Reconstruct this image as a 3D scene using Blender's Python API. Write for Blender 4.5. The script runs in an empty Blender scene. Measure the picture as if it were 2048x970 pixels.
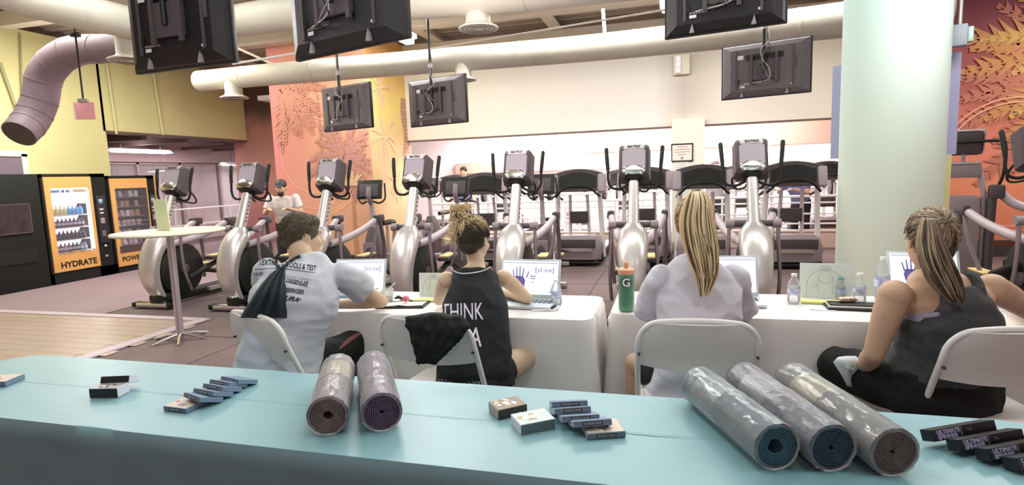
import bpy, bmesh, math, random
from mathutils import Vector, Matrix, noise
from mathutils.bvhtree import BVHTree
random.seed(7)
SC = bpy.context.scene
COL = SC.collection
V = Vector
# ------------------------------------------------------------------ camera
F_PX = 1130.0; EYE = 1.5
PITCH = math.atan(134 / F_PX); ROLL = math.atan(.035); YAW = math.radians(15.5)
def _basis():
    c, s = math.cos(ROLL), math.sin(ROLL)
    R = V((1, 0, 0)); Fw = V((0, math.cos(PITCH), -math.sin(PITCH))); U = V((0, math.sin(PITCH), math.cos(PITCH)))
    m = Matrix.Rotation(YAW, 3, 'Z')
    return m @ (c * R - s * U), m @ (s * R + c * U), m @ Fw
CXv, CYv, CFv = _basis()
cam = bpy.data.cameras.new('camera'); cam.sensor_width = 36; cam.lens = F_PX * 36 / 2048; cam.clip_start = .05; cam.clip_end = 200
camo = bpy.data.objects.new('camera', cam); COL.objects.link(camo)
camo.matrix_world = Matrix.Translation((0, 0, EYE)) @ Matrix((CXv, CYv, -CFv)).transposed().to_4x4()
SC.camera = camo
# ------------------------------------------------------------------ world, lights, exposure
SC.view_settings.view_transform = 'Standard'; SC.view_settings.look = 'None'; SC.view_settings.gamma = 1
SC.view_settings.use_curve_mapping = False; SC.view_settings.exposure = 0.28
w = bpy.data.worlds.new('world'); SC.world = w; w.use_nodes = True
w.node_tree.nodes['Background'].inputs[0].default_value = (1.0, .68, .66, 1); w.node_tree.nodes['Background'].inputs[1].default_value = .36
def area(x, y, z, sx, sy, e, col, rx=0, ry=0, rz=0):  # unseen overhead lights, some added to brighten green wall and far room
    l = bpy.data.lights.new('unseen_ceiling_light', 'AREA'); l.shape = 'RECTANGLE'; l.size = sx; l.size_y = sy; l.energy = e; l.color = col
    o = bpy.data.objects.new('unseen_ceiling_light', l); COL.objects.link(o); o.location = (x, y, z); o.rotation_euler = (rx, ry, rz); return o
COOL = (.5, 1.0, .99); SOFT = (.93, 1, .98); WHITE = (1, .97, .97)
area(-1.8, 1.3, 4.05, 2.4, .14, 9, COOL)  # unseen cool strips, narrowed for cyan tabletop and streak highlights on film
area(1.0, 1.1, 4.05, 2.4, .14, 8, COOL)
area(-4.8, 3.9, 4.05, 1.2, 2.0, 55, SOFT)
area(0.3, 4.3, 4.05, 3.4, 1.0, 60, SOFT)
area(4.8, 4.8, 4.05, 1.2, 2.4, 50, WHITE)
area(-7.7, 6.5, 4.1, 1.2, 3.5, 175, (1, .99, .88))  # stretched and strengthened to brighten the green wall
area(0.0, 8.0, 4.05, 5.0, .8, 200, WHITE)
area(5.8, 8.2, 4.05, 1.2, 1.2, 100, (1, .95, .9))
area(-4.2, 8.2, 4.05, 1.2, .8, 120, WHITE)
area(-1.5, 12.6, 3.35, 8, 1.2, 420, WHITE)
area(0, 17.0, 3.35, 12, 2.2, 1500, WHITE)  # added to whiten the far wall
def fill_point(x, y, z, e, col, r=.22):  # added fill for shirts, chairs and ducts; no lamp hangs here
    l = bpy.data.lights.new('fill_light', 'POINT'); l.energy = e; l.color = col; l.shadow_soft_size = r
    o = bpy.data.objects.new('fill_light', l); COL.objects.link(o); o.location = (x, y, z); return o
for x, y, z, e in ((-2.4, 1.45, 2.75, 26), (-.6, 1.45, 2.75, 26), (1.3, 1.5, 2.75, 26), (-3.7, 3.5, 2.8, 45), (-1.8, 4.4, 2.8, 60), (2.2, 4.4, 2.8, 55), (-8.8, 6.6, 2.9, 55)):
    fill_point(x, y, z, e, (1, .93, .92))
area(-12.0, 11.0, 2.5, .8, 4.0, 70, (1, .9, .93))
area(-15.2, 12.0, 3.1, 1.4, 9.0, 300, (1, .93, .95))
# ------------------------------------------------------------------ pixel helpers (photo pixel -> point in the room)
def ray(px, py): return CXv * (px - 1024) + CYv * (485 - py) + CFv * F_PX
_fh = V((-math.sin(YAW), math.cos(YAW), 0))
def D(px, py, d): r = ray(px, py); return V((0, 0, EYE)) + r * (d / r.dot(_fh))
def GZ(px, py, z): r = ray(px, py); return V((0, 0, EYE)) + r * ((z - EYE) / r.z)
def GY(px, py, y): r = ray(px, py); return V((0, 0, EYE)) + r * (y / r.y)
def GX(px, py, x): r = ray(px, py); return V((0, 0, EYE)) + r * (x / r.x)
# ------------------------------------------------------------------ materials
def lin(c):
    if isinstance(c, str): c = [int(c[i:i + 2], 16) / 255 for i in (0, 2, 4)]
    return tuple(x / 12.92 if x <= .04045 else ((x + .055) / 1.055) ** 2.4 for x in c)
MATS = {}
def mat(name, col, rough=.5, metal=0, var=0, vscale=8, bump=0, bscale=40, stretch=(1, 1, 1), alpha=None, emit=0, trans=0, ior=1.45, col2=None, coat=0):
    if name in MATS: return MATS[name]
    m = bpy.data.materials.new(name); m.use_nodes = True; nt = m.node_tree; b = nt.nodes['Principled BSDF']
    c = lin(col); b.inputs['Base Color'].default_value = (*c, 1); b.inputs['Roughness'].default_value = rough; b.inputs['Metallic'].default_value = metal
    b.inputs['Coat Weight'].default_value = coat
    if trans: b.inputs['Transmission Weight'].default_value = trans; b.inputs['IOR'].default_value = ior
    if emit: b.inputs['Emission Color'].default_value = (*c, 1); b.inputs['Emission Strength'].default_value = emit
    if alpha is not None: b.inputs['Alpha'].default_value = alpha
    if var or bump:
        tc = nt.nodes.new('ShaderNodeTexCoord'); mp = nt.nodes.new('ShaderNodeMapping'); mp.inputs['Scale'].default_value = stretch
        nt.links.new(tc.outputs['Object'], mp.inputs[0])
    if var:
        n = nt.nodes.new('ShaderNodeTexNoise'); n.inputs['Scale'].default_value = vscale; n.inputs['Detail'].default_value = 5
        nt.links.new(mp.outputs[0], n.inputs['Vector'])
        r = nt.nodes.new('ShaderNodeValToRGB'); c2 = lin(col2) if col2 else tuple(x * (1 - var) for x in c)
        r.color_ramp.elements[0].color = (*c2, 1); r.color_ramp.elements[1].color = (*c, 1)
        r.color_ramp.elements[0].position = .35; r.color_ramp.elements[1].position = .65
        nt.links.new(n.outputs['Fac'], r.inputs[0]); nt.links.new(r.outputs[0], b.inputs['Base Color'])
    if bump:
        n = nt.nodes.new('ShaderNodeTexNoise'); n.inputs['Scale'].default_value = bscale; n.inputs['Detail'].default_value = 4
        nt.links.new(mp.outputs[0], n.inputs['Vector'])
        bp = nt.nodes.new('ShaderNodeBump'); bp.inputs['Strength'].default_value = bump; bp.inputs['Distance'].default_value = .01
        nt.links.new(n.outputs['Fac'], bp.inputs['Height']); nt.links.new(bp.outputs[0], b.inputs['Normal'])
    MATS[name] = m; return m
def clear(name, col, op=.25, rough=.06, ior=1.35):
    """clear plastic film or bottle wall: mostly see-through with gloss"""
    if name in MATS: return MATS[name]
    m = bpy.data.materials.new(name); m.use_nodes = True; nt = m.node_tree; nt.nodes.clear()
    o = nt.nodes.new('ShaderNodeOutputMaterial'); t = nt.nodes.new('ShaderNodeBsdfTransparent'); p = nt.nodes.new('ShaderNodeBsdfPrincipled')
    p.inputs['Base Color'].default_value = (*lin(col), 1); p.inputs['Roughness'].default_value = rough
    f = nt.nodes.new('ShaderNodeFresnel'); f.inputs[0].default_value = ior; p.inputs['IOR'].default_value = max(1.5, ior)
    a = nt.nodes.new('ShaderNodeMath'); a.operation = 'MULTIPLY_ADD'; a.inputs[1].default_value = 1 - op; a.inputs[2].default_value = op
    mx = nt.nodes.new('ShaderNodeMixShader')
    nt.links.new(f.outputs[0], a.inputs[0]); nt.links.new(a.outputs[0], mx.inputs[0]); nt.links.new(t.outputs[0], mx.inputs[1]); nt.links.new(p.outputs[0], mx.inputs[2]); nt.links.new(mx.outputs[0], o.inputs[0])
    MATS[name] = m; return m
SILVER = mat('silver_paint', 'cfcac6', .32, .55, var=.08, vscale=3)
SILVER2 = mat('brushed_silver', 'b9b2b0', .38, .6)
CHROME = mat('chrome', 'e6e6e6', .15, 1)
BLACK = mat('black_plastic', '0a100c', .45, bump=.15, bscale=200)
DARKG = mat('dark_grey_plastic', '4a4144', .5, bump=.2, bscale=150)
MIDG = mat('mid_grey_plastic', '8b7f82', .45)
LIGHTG = mat('light_grey_plastic', 'b3a8ac', .42)
RUBBER = mat('black_rubber', '08100b', .6)
WHITEP = mat('white_enamel', 'eeeceb', .35)
YPAD = mat('yellow_pad', 'e6cf86', .6)
# ------------------------------------------------------------------ mesh builder
def frame_from(t):
    t = t.normalized(); a = V((0, 0, 1)) if abs(t.z) < .9 else V((0, 1, 0))
    x = t.cross(a).normalized(); return x, x.cross(t).normalized()
def smooth_path(pts, n=6):
    P = [V(p) for p in pts]
    if len(P) < 3: return P
    Q = [P[0] * 2 - P[1]] + P + [P[-1] * 2 - P[-2]]; out = []
    for i in range(1, len(Q) - 2):
        for k in range(n):
            t = k / n; a, b, c, d = Q[i - 1], Q[i], Q[i + 1], Q[i + 2]
            out.append(.5 * ((2 * b) + (c - a) * t + (2 * a - 5 * b + 4 * c - d) * t * t + (3 * b - a - 3 * c + d) * t ** 3))
    out.append(P[-1]); return out
def interp(vals, n):
    if not isinstance(vals, (list, tuple)): return [vals] * n
    m = len(vals) - 1; o = []
    for i in range(n):
        t = i / max(1, n - 1) * m; k = min(int(t), m - 1) if m else 0
        o.append(vals[k] + (vals[min(k + 1, m)] - vals[k]) * (t - k))
    return o
class MB:
    def __init__(s): s.v = []; s.f = []; s.m = []; s.mi = 0
    def add(s, vs, fs):
        o = len(s.v); s.v += [tuple(p) for p in vs]
        for f in fs: s.f.append(tuple(i + o for i in f)); s.m.append(s.mi)
        return s
    def box(s, x, y, z, sx, sy, sz, M=None, bev=0):
        """centre and full sizes; bev rounds the edges"""
        if bev:
            bm = bmesh.new(); bmesh.ops.create_cube(bm, size=1)
            for q in bm.verts: q.co = V((q.co.x * sx, q.co.y * sy, q.co.z * sz))
            bmesh.ops.bevel(bm, geom=list(bm.edges), offset=bev, segments=2, affect='EDGES', profile=.6)
            vs = [q.co.copy() for q in bm.verts]; fs = [[q.index for q in f.verts] for f in bm.faces]; bm.free()
        else:
            vs = [V((a * sx / 2, b * sy / 2, c * sz / 2)) for a in (-1, 1) for b in (-1, 1) for c in (-1, 1)]
            fs = [(0, 1, 3, 2), (4, 6, 7, 5), (0, 4, 5, 1), (2, 3, 7, 6), (0, 2, 6, 4), (1, 5, 7, 3)]
        if M is not None: vs = [M @ p for p in vs]
        return s.add([p + V((x, y, z)) for p in vs], fs)
    def tube(s, pts, r, seg=8, smooth=0, caps=True, flat=1.0, up=None):
        P = smooth_path(pts, smooth) if smooth else [V(p) for p in pts]
        n = len(P); R = interp(r, n); vs = []; fs = []
        t0 = (P[1] - P[0]).normalized(); a, b = frame_from(t0)
        if up is not None: a = t0.cross(V(up)).normalized(); b = a.cross(t0).normalized()
        for i in range(n):
            t = ((P[min(i + 1, n - 1)] - P[max(i - 1, 0)])).normalized()
            a = (a - t * a.dot(t)).normalized(); b = a.cross(t).normalized() * (1 if True else 1)
            for k in range(seg):
                q = 2 * math.pi * k / seg; vs.append(P[i] + (a * math.cos(q) + b * math.sin(q) * flat) * R[i])
        for i in range(n - 1):
            for k in range(seg):
                k2 = (k + 1) % seg; fs.append((i * seg + k, i * seg + k2, (i + 1) * seg + k2, (i + 1) * seg + k))
        if caps: fs.append(tuple(range(seg))[::-1]); fs.append(tuple(range((n - 1) * seg, n * seg)))
        return s.add(vs, fs)
    def loft(s, rings, caps=True, closed=False):
        seg = len(rings[0]); vs = [p for r in rings for p in r]; fs = []; n = len(rings)
        for i in range(n - (0 if closed else 1)):
            j = (i + 1) % n
            for k in range(seg):
                k2 = (k + 1) % seg; fs.append((i * seg + k, i * seg + k2, j * seg + k2, j * seg + k))
        if caps and not closed: fs.append(tuple(range(seg))[::-1]); fs.append(tuple(range((n - 1) * seg, n * seg)))
        return s.add(vs, fs)
    def lathe(s, prof, seg=24, M=None):
        rings = []
        for r, z in prof: rings.append([V((max(r, .0004) * math.cos(2 * math.pi * k / seg), max(r, .0004) * math.sin(2 * math.pi * k / seg), z)) for k in range(seg)])
        if M is not None: rings = [[M @ p for p in r] for r in rings]
        return s.loft(rings)
    def ell(s, c, rad, fr=None, seg=14, rings=9):
        c = V(c); fr = fr or (V((1, 0, 0)), V((0, 1, 0)), V((0, 0, 1))); R = []
        for i in range(rings + 1):
            a = math.pi * i / rings; sn = max(math.sin(a), .01)
            R.append([c + fr[0] * rad[0] * sn * math.cos(2 * math.pi * k / seg) + fr[1] * rad[1] * sn * math.sin(2 * math.pi * k / seg) - fr[2] * rad[2] * math.cos(a) for k in range(seg)])
        return s.loft(R)
    def prism(s, poly, t, M=None):
        """poly in XZ plane, thickness t along Y centred"""
        n = len(poly); vs = [V((x, -t / 2, z)) for x, z in poly] + [V((x, t / 2, z)) for x, z in poly]
        fs = [tuple(range(n)), tuple(range(n, 2 * n))[::-1]] + [(i, i + n, (i + 1) % n + n, (i + 1) % n) for i in range(n)]
        if M is not None: vs = [M @ p for p in vs]
        return s.add(vs, fs)
    def mesh(s, name, mats, angle=40):
        me = bpy.data.meshes.new(name); me.from_pydata(s.v, [], s.f)
        for m in (mats if isinstance(mats, (list, tuple)) else [mats]): me.materials.append(m)
        if any(s.m): me.polygons.foreach_set('material_index', s.m)
        me.update()
        bm = bmesh.new(); bm.from_mesh(me); bmesh.ops.recalc_face_normals(bm, faces=list(bm.faces)); bm.to_mesh(me); bm.free()
        if angle:
            me.polygons.foreach_set('use_smooth', [True] * len(me.polygons)); me.set_sharp_from_angle(angle=math.radians(angle))
        return me
    def build(s, name, mats, parent=None, angle=40, **k):
        return put(name, s.mesh(name, mats, angle), parent, **k)
def put(name, me, parent=None, loc=None, label=None, cat=None, group=None, kind=None, M=None):
    o = bpy.data.objects.new(name, me); COL.objects.link(o)
    if parent is not None: o.parent = parent
    if loc is not None: o.location = loc
    if M is not None: o.matrix_local = M
    tag(o, label, cat, group, kind); return o
def tag(o, label=None, cat=None, group=None, kind=None):
    if label: o['label'] = label
    if cat: o['category'] = cat
    if group: o['group'] = group
    if kind: o['kind'] = kind
    return o
def thing(name, label, cat, loc=(0, 0, 0), rz=0, group=None):
    o = put(name, None, None, loc, label, cat, group); o.rotation_euler.z = rz; o.empty_display_size = .1; return o
def clone(root, loc=None, rz=None, label=None, group=None):
    def cp(o, par):
        c = o.copy(); COL.objects.link(c); c.parent = par
        for ch in kids(o): cp(ch, c)
        return c
    r = cp(root, None)
    if loc is not None: r.location = loc
    if rz is not None: r.rotation_euler.z = rz
    if label: r['label'] = label
    if group: r['group'] = group
    return r
KID = {}
def kids(o):
    return list(o.children)
def struct(name, mb, m, parent=None, angle=30):
    return mb.build(name, m, parent, angle, kind=None if parent else 'structure')
def text_mesh(txt, size, ext=.0006, shear=0, align='CENTER', bold=0, width=None):
    cu = bpy.data.curves.new('lettering', 'FONT'); cu.body = txt; cu.size = size; cu.extrude = ext; cu.align_x = align; cu.align_y = 'CENTER'; cu.shear = shear; cu.offset = bold; cu.resolution_u = 3
    o = bpy.data.objects.new('lettering', cu); COL.objects.link(o)
    me = bpy.data.meshes.new_from_object(o.evaluated_get(bpy.context.evaluated_depsgraph_get())); bpy.data.objects.remove(o)
    if width:
        xs = [q.co.x for q in me.vertices]; k = width / max(1e-6, (max(xs) - min(xs)))
        for q in me.vertices: q.co.x *= k
    return me
def text(txt, size, m, parent, M, **k):
    me = text_mesh(txt, size, **k); me.materials.clear(); me.materials.append(m); return put('lettering', me, parent, M=M)
def MT(loc, X=(1, 0, 0), Z=(0, -1, 0)):
    """matrix with local x = X, local z (text normal) = Z"""
    X = V(X).normalized(); Z = V(Z).normalized(); Y = Z.cross(X).normalized()
    m = Matrix((X, Y, Z)).transposed().to_4x4(); m.translation = V(loc); return m
def remesh(mb, voxel, name, mats, smooth=2, noise_amp=0, nscale=8, fn=None):
    me = bpy.data.meshes.new(name); me.from_pydata(mb.v, [], mb.f); me.update()
    bm = bmesh.new(); bm.from_mesh(me); bmesh.ops.recalc_face_normals(bm, faces=list(bm.faces)); bm.to_mesh(me); bm.free()
    o = bpy.data.objects.new(name, me); COL.objects.link(o)
    md = o.modifiers.new('r', 'REMESH'); md.mode = 'VOXEL'; md.voxel_size = voxel
    s = o.modifiers.new('s', 'SMOOTH'); s.iterations = smooth; s.factor = .6
    m2 = bpy.data.meshes.new_from_object(o.evaluated_get(bpy.context.evaluated_depsgraph_get())); bpy.data.objects.remove(o)
    if noise_amp or fn:
        ns = [q.normal.copy() for q in m2.vertices]
        for q, nn in zip(m2.vertices, ns):
            p = q.co
            if noise_amp:
                h = noise.noise(V((p.x * nscale, p.y * nscale, p.z * nscale * .45))) + .5 * noise.noise(V((p.x * nscale * .6 + p.z * nscale * 1.6, p.y * nscale, p.z * nscale * 1.5)))
                h = (1 - abs(h) * 2.2)
                q.co = p + nn * noise_amp * h
            if fn: fn(q, nn)
    m2.polygons.foreach_set('use_smooth', [True] * len(m2.polygons)); m2.materials.clear()
    for m in (mats if isinstance(mats, (list, tuple)) else [mats]): m2.materials.append(m)
    m2.name = name; return m2
# ================================================================== SETTING
def gradmat(name, stops, axis='X', lo=0, hi=1, var=.12, rough=.7, vs=1.3):
    """painted wall whose colour runs along an axis of the room (print, or shading put into the paint), with mottling"""
    m = bpy.data.materials.new(name); m.use_nodes = True; nt = m.node_tree; b = nt.nodes['Principled BSDF']; b.inputs['Roughness'].default_value = rough
    tc = nt.nodes.new('ShaderNodeTexCoord'); sp = nt.nodes.new('ShaderNodeSeparateXYZ'); nt.links.new(tc.outputs['Object'], sp.inputs[0])
    n = nt.nodes.new('ShaderNodeTexNoise'); n.inputs['Scale'].default_value = vs; n.inputs['Detail'].default_value = 3; nt.links.new(tc.outputs['Object'], n.inputs['Vector'])
    mr = nt.nodes.new('ShaderNodeMapRange'); mr.inputs[1].default_value = lo; mr.inputs[2].default_value = hi
    nt.links.new(sp.outputs[axis], mr.inputs[0])
    ad = nt.nodes.new('ShaderNodeMath'); ad.operation = 'MULTIPLY_ADD'; ad.inputs[1].default_value = var * 3; nt.links.new(n.outputs['Fac'], ad.inputs[0])
    sb = nt.nodes.new('ShaderNodeMath'); sb.operation = 'SUBTRACT'; sb.inputs[1].default_value = var * 1.5
    nt.links.new(mr.outputs[0], ad.inputs[2]); nt.links.new(ad.outputs[0], sb.inputs[0])
    r = nt.nodes.new('ShaderNodeValToRGB'); cr = r.color_ramp
    while len(cr.elements) < len(stops): cr.elements.new(.5)
    for e, (p, c) in zip(cr.elements, stops): e.position = p; e.color = (*lin(c), 1)
    nt.links.new(sb.outputs[0], r.inputs[0]); nt.links.new(r.outputs[0], b.inputs['Base Color']); return m
GREEN = mat('yellow_green_paint', 'dbd69a', .75, var=.05, vscale=1.5, bump=.1, bscale=20)
CREAM = mat('cream_paint', 'e9e6cc', .7, var=.03, vscale=1, bump=.08, bscale=25)
CREAM2 = mat('grey_cream_paint', 'd3cdbd', .7)
DUCT = mat('duct_paint', 'c9c3b4', .55, var=.12, vscale=2.2, bump=.35, bscale=7)
MAUVE = mat('mauve_duct_wrap', '8d7983', .6, var=.15, vscale=3, bump=.5, bscale=9)
OLIVE = mat('olive_duct_paint', 'a3a287', .55, var=.12, vscale=2, bump=.3, bscale=7)
CEILM = mat('ceiling_deck', 'b7ab9b', .8, var=.1, vscale=2)
ZC = 4.2
mb = MB(); mb.box(-2, 7.5, -.05, 26, 27, .1); struct('floor', mb, mat('dark_rubber_floor', '6d5c5c', .75, var=.25, vscale=30, bump=.2, bscale=120))
# seams of the rubber tiles on the near left floor are real grooves between tiles: lay tiles on the slab
TILE = mat('rubber_tile', '75625f', .7, var=.22, vscale=40, bump=.25, bscale=150)
fl = bpy.data.objects['floor']
tm = MB().box(0, 0, .004, .985, .985, .008, bev=.003).mesh('tile', TILE)
for i in range(14):
    for j in range(11):
        x = -4.45 + i * 1.0; y = 2.0 + j * 1.0
        if x < 6.5: put('tile', tm, fl, (x + .02, y, 0))
# tan walkway and light border strips
mb = MB(); mb.box(-8.6, 3.05, .006, 7.0, 3.9, .012); struct('floor_walkway', mb, mat('tan_vinyl', 'b4a08f', .35, var=.08, vscale=5, bump=.05)); tag(bpy.data.objects['floor_walkway'], kind='structure')
wk = bpy.data.objects['floor_walkway']
mb = MB(); mb.box(-5.04, 3.05, .012, .14, 4.1, .016); struct('trim_1', mb, mat('light_strip', 'c3b4bb', .5))
mb = MB(); mb.box(-8.55, 5.05, .012, 6.9, .12, .016); struct('trim_2', mb, MATS['light_strip'])
pm = MB().box(0, 0, .0135, .912, .146, .003).mesh('plank', [mat('tan_plank', 'b9a594', .35, var=.1, vscale=6, stretch=(.5, 4, 1))])
for i in range(4):
    for j in range(25):
        put('plank', pm, wk, (-8.4 + i * .92 + .0 + (.3 if j % 2 else 0), 1.3 + j * .15, 0))
mb = MB(); mb.box(-9.2, 9.0, .004, 5.2, 7.7, .008); struct('floor_corridor', mb, mat('mauve_carpet', '9a868a', .9, var=.15, vscale=60, bump=.3, bscale=200)); tag(bpy.data.objects['floor_corridor'], kind='structure')
# left wall with the soffit over the corridor opening
mb = MB(); mb.box(-10.55, 4.8, ZC / 2, .3, 7.6, ZC); mb.box(-10.55, 10.5, (2.62 + ZC) / 2, .3, 3.9, ZC - 2.62); struct('wall_left', mb, GREEN)
mb = MB(); mb.box(-10.55, 10.5, 2.61, .34, 3.84, .04); struct('trim_3', mb, mat('brown_trim', '6e5a50', .6))
# back wall: corner by the corridor, mural block, bulkhead, right mural
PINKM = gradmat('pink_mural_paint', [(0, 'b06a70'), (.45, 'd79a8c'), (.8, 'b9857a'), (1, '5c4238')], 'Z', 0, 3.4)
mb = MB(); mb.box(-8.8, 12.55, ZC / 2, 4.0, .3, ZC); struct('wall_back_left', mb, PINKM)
MUR = gradmat('orange_mural_paint', [(0, 'd98a84'), (.3, 'dd9b83'), (.62, 'e2ab86'), (1, 'd8a486')], 'X', -7.25, -5.19)
MURZ = gradmat('yellow_mural_paint', [(0, 'e2b487'), (.45, 'ecc894'), (.75, 'ecd078'), (1, 'e6b06a')], 'Z', 0, 4.0)
mb = MB(); mb.box(-6.22, 10.2, ZC / 2, 2.06, 1.68, ZC); o = struct('wall_mural', mb, [MUR, MURZ]);
for p in o.data.polygons:
    if p.normal.x > .9: p.material_index = 1
o['kind'] = 'structure'
WALLT = gradmat('cream_wall_shading', [(0, 'e6e0cc'), (.45, 'efe9e0'), (.5, 'cfc7b8'), (.56, 'f2ecdc'), (1, 'e4e0c8')], 'X', -5, 5.6, var=.0)  # bright and greyish bands put the wall's shading into its colour
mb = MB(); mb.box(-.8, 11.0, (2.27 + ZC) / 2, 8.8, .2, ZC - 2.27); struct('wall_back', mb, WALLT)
mb = MB(); mb.box(-.8, 10.89, 2.27, 8.8, .05, .035); struct('trim_4', mb, MATS['brown_trim'])
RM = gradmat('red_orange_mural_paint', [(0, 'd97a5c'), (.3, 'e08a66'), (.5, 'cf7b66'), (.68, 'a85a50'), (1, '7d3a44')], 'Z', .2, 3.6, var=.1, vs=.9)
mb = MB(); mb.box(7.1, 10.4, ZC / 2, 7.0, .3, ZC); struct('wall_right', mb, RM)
mb = MB(); mb.box(7.1, 10.21, .09, 7.0, .05, .18); mb.box(7.1, 10.2, .25, 7.0, .07, .02); struct('baseboard_right', mb, mat('dark_base', '3c3230', .6))
mb = MB(); mb.box(-6.22, 9.34, .06, 2.08, .03, .12); mb.box(-5.17, 10.1, .06, .03, 1.6, .12); struct('baseboard_mural', mb, MATS['dark_base'])
# pillar in the opening, with its upper return
mb = MB(); mb.box(.36, 10.84, 1.2, .56, .22, 2.4); struct('wall_pillar', mb, mat('pillar_paint', 'efecd9', .65))
# low wall under the railing
mb = MB(); mb.box(-1.0, 11.35, .15, 8.0, .16, .3); mb.box(-1.0, 11.35, .31, 8.0, .2, .03); struct('wall_low', mb, mat('low_wall_paint', 'dcc9b8', .6))
# far room
FARW = mat('far_room_paint', 'f4ecec', .8)
mb = MB(); mb.box(0, 19.0, 1.9, 26, .2, 3.9); mb.box(10, 15, 1.9, .2, 8, 3.9); struct('wall_far', mb, FARW)
mb = MB(); mb.box(2.9, 14.4, 2.68, 9.8, 1.0, 1.4); struct('wall_far_bulkhead', mb, mat('peach_paint', 'eccab8', .7))
mb = MB(); mb.box(-4.4, 18.8, 1.8, 5.5, .2, .36); struct('wall_far_band', mb, mat('peach_band_paint', 'dca592', .7))
mb = MB(); mb.box(0, 15.2, 3.45, 18, 8, .1); struct('ceiling_far', mb, mat('far_ceiling', 'f2eef0', .8))
# ceiling: deck with ribs, beams
mb = MB(); mb.box(-.5, 4.6, ZC + .22, 22, 16, .1)
for i in range(46): mb.box(-.5, -3 + i * .32, ZC + .15, 22, .1, .05)
struct('ceiling', mb, CEILM)
BEAM = mat('beam_paint', 'cdc3b2', .6)
for i, x in enumerate((-9, -6.9, -4.4, -2.0, .35, 2.7, 5.2, 7.6)):
    mb = MB(); mb.box(x, 4.2, ZC - .0, .22, 15, .025); mb.box(x, 4.2, ZC + .1, .03, 15, .2)
    struct('trim_%d' % (10 + i), mb, BEAM)
mb = MB(); mb.box(-.2, 9.2, ZC - .02, 20, .26, .3); struct('trim_20', mb, BEAM)
mb = MB(); mb.box(-.2, 6.9, ZC + .02, 20, .2, .22); struct('trim_21', mb, BEAM)
# corridor behind the left wall: ceiling, glazed shop front
CORR = mat('corridor_paint', 'a68f90', .7, var=.1)
mb = MB(); mb.box(-13.6, 12, 2.78, 5.7, 14, .1); struct('ceiling_corridor', mb, mat('corridor_ceiling', '85706c', .8))
mb = MB()
for i in range(9): mb.box(-11.9, 7.5 + i * 1.1, 2.62, 2.4, .12, .2)
struct('trim_22', mb, mat('corridor_beam', '7c6865', .7))
mb = MB(); mb.box(-13.1, 13, 2.45, .2, 14, .6); mb.box(-13.1, 7.3, 1.35, .2, 1.9, 2.7); mb.box(-13.1, 13, .16, .2, 14, .32); mb.box(-11.5, 18.6, 1.4, 4, .2, 2.8); struct('wall_corridor', mb, CORR)
mb = MB(); mb.box(-16.4, 13, 1.4, .2, 16, 2.8); struct('wall_shop', mb, mat('shop_paint', 'e0aaa0', .8, var=.25, vscale=1.2, col2='f2e4e6'))
mb = MB(); mb.box(-15, 13, 3.3, 4.2, 16, .1); struct('ceiling_shop', mb, FARW)
GL = clear('window_glass', 'e8e0e4', .08, .03)
fm = MB(); ys = [8.3, 9.2, 10.3, 11.5, 12.8, 14.2, 15.8, 17.5]
wn = thing('window_1', None, None); wn['kind'] = 'structure'; wn.location = (-13.05, 0, 0)
FRM = mat('bronze_frame', '8f7b79', .5, .3)
for y in ys: MB().box(0, y, 1.24, .1, .07, 1.84).build('mullion', FRM, wn)
for z in (.34, 2.14): MB().box(0, 13, z, .1, 9.6, .06).build('window_frame', FRM, wn)  # dark brown scalp and strands mixed among the blond
for a, b in zip(ys[:-1], ys[1:]): MB().box(0, (a + b) / 2, 1.24, .012, b - a - .07, 1.76).build('pane', GL, wn)
# white doors and displays behind the shop glass
WF = mat('white_frame', 'f1e8ea', .5)
for i, (y, h) in enumerate(((10.2, 2.0), (12.3, 2.1), (14.8, 2.1), (17.4, 2.1))):
    t = thing('door_%d' % (i + 1), None, None, (-15.4, y, 0)); t['kind'] = 'structure'
    m_ = MB()
    for yy in (-.5, 0, .5): m_.box(0, yy, h / 2, .08, .08, h)
    for z in (h, 1.0, .08): m_.box(0, 0, z, .08, 1.08, .1)
    m_.build('door_frame', WF, t)
    MB().box(0, -.25, h / 2, .01, .42, h - .1).build('pane', GL, t); MB().box(0, .25, h / 2, .01, .42, h - .1).build('pane', GL, t)
    MB().box(.06, .06, 1.0, .04, .02, .3).build('door_handle', CHROME, t)
# rail along the corridor
mb = MB(); mb.tube([(-12.2, 7.8, .92), (-12.2, 15.5, .92)], .02); mb.tube([(-12.2, 7.8, .5), (-12.2, 15.5, .5)], .014)
t = thing('handrail', 'thin white handrail in front of the shop window behind the leftmost cross trainers', 'railing', (0, 0, 0))
mb.build('rail', WHITEP, t)
for y in (7.9, 9.8, 11.7, 13.6, 15.4): MB().tube([(-12.2, y, 0), (-12.2, y, .92)], .018).build('post', WHITEP, t)
# door frame above the unlit vending machine
d = thing('door_5', None, None, (-10.39, 6.12, 0)); d['kind'] = 'structure'
MB().box(0, .95, 1.07, .06, .09, 2.14).box(0, -.95, 1.07, .06, .09, 2.14).box(0, 0, 2.14, .06, 1.99, .09).build('door_frame', mat('white_trim', 'e8e4da', .5), d)
MB().box(-.01, 0, 1.04, .03, 1.82, 2.08).build('pane', mat('dark_pane', '7f7180', .3), d)
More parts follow.
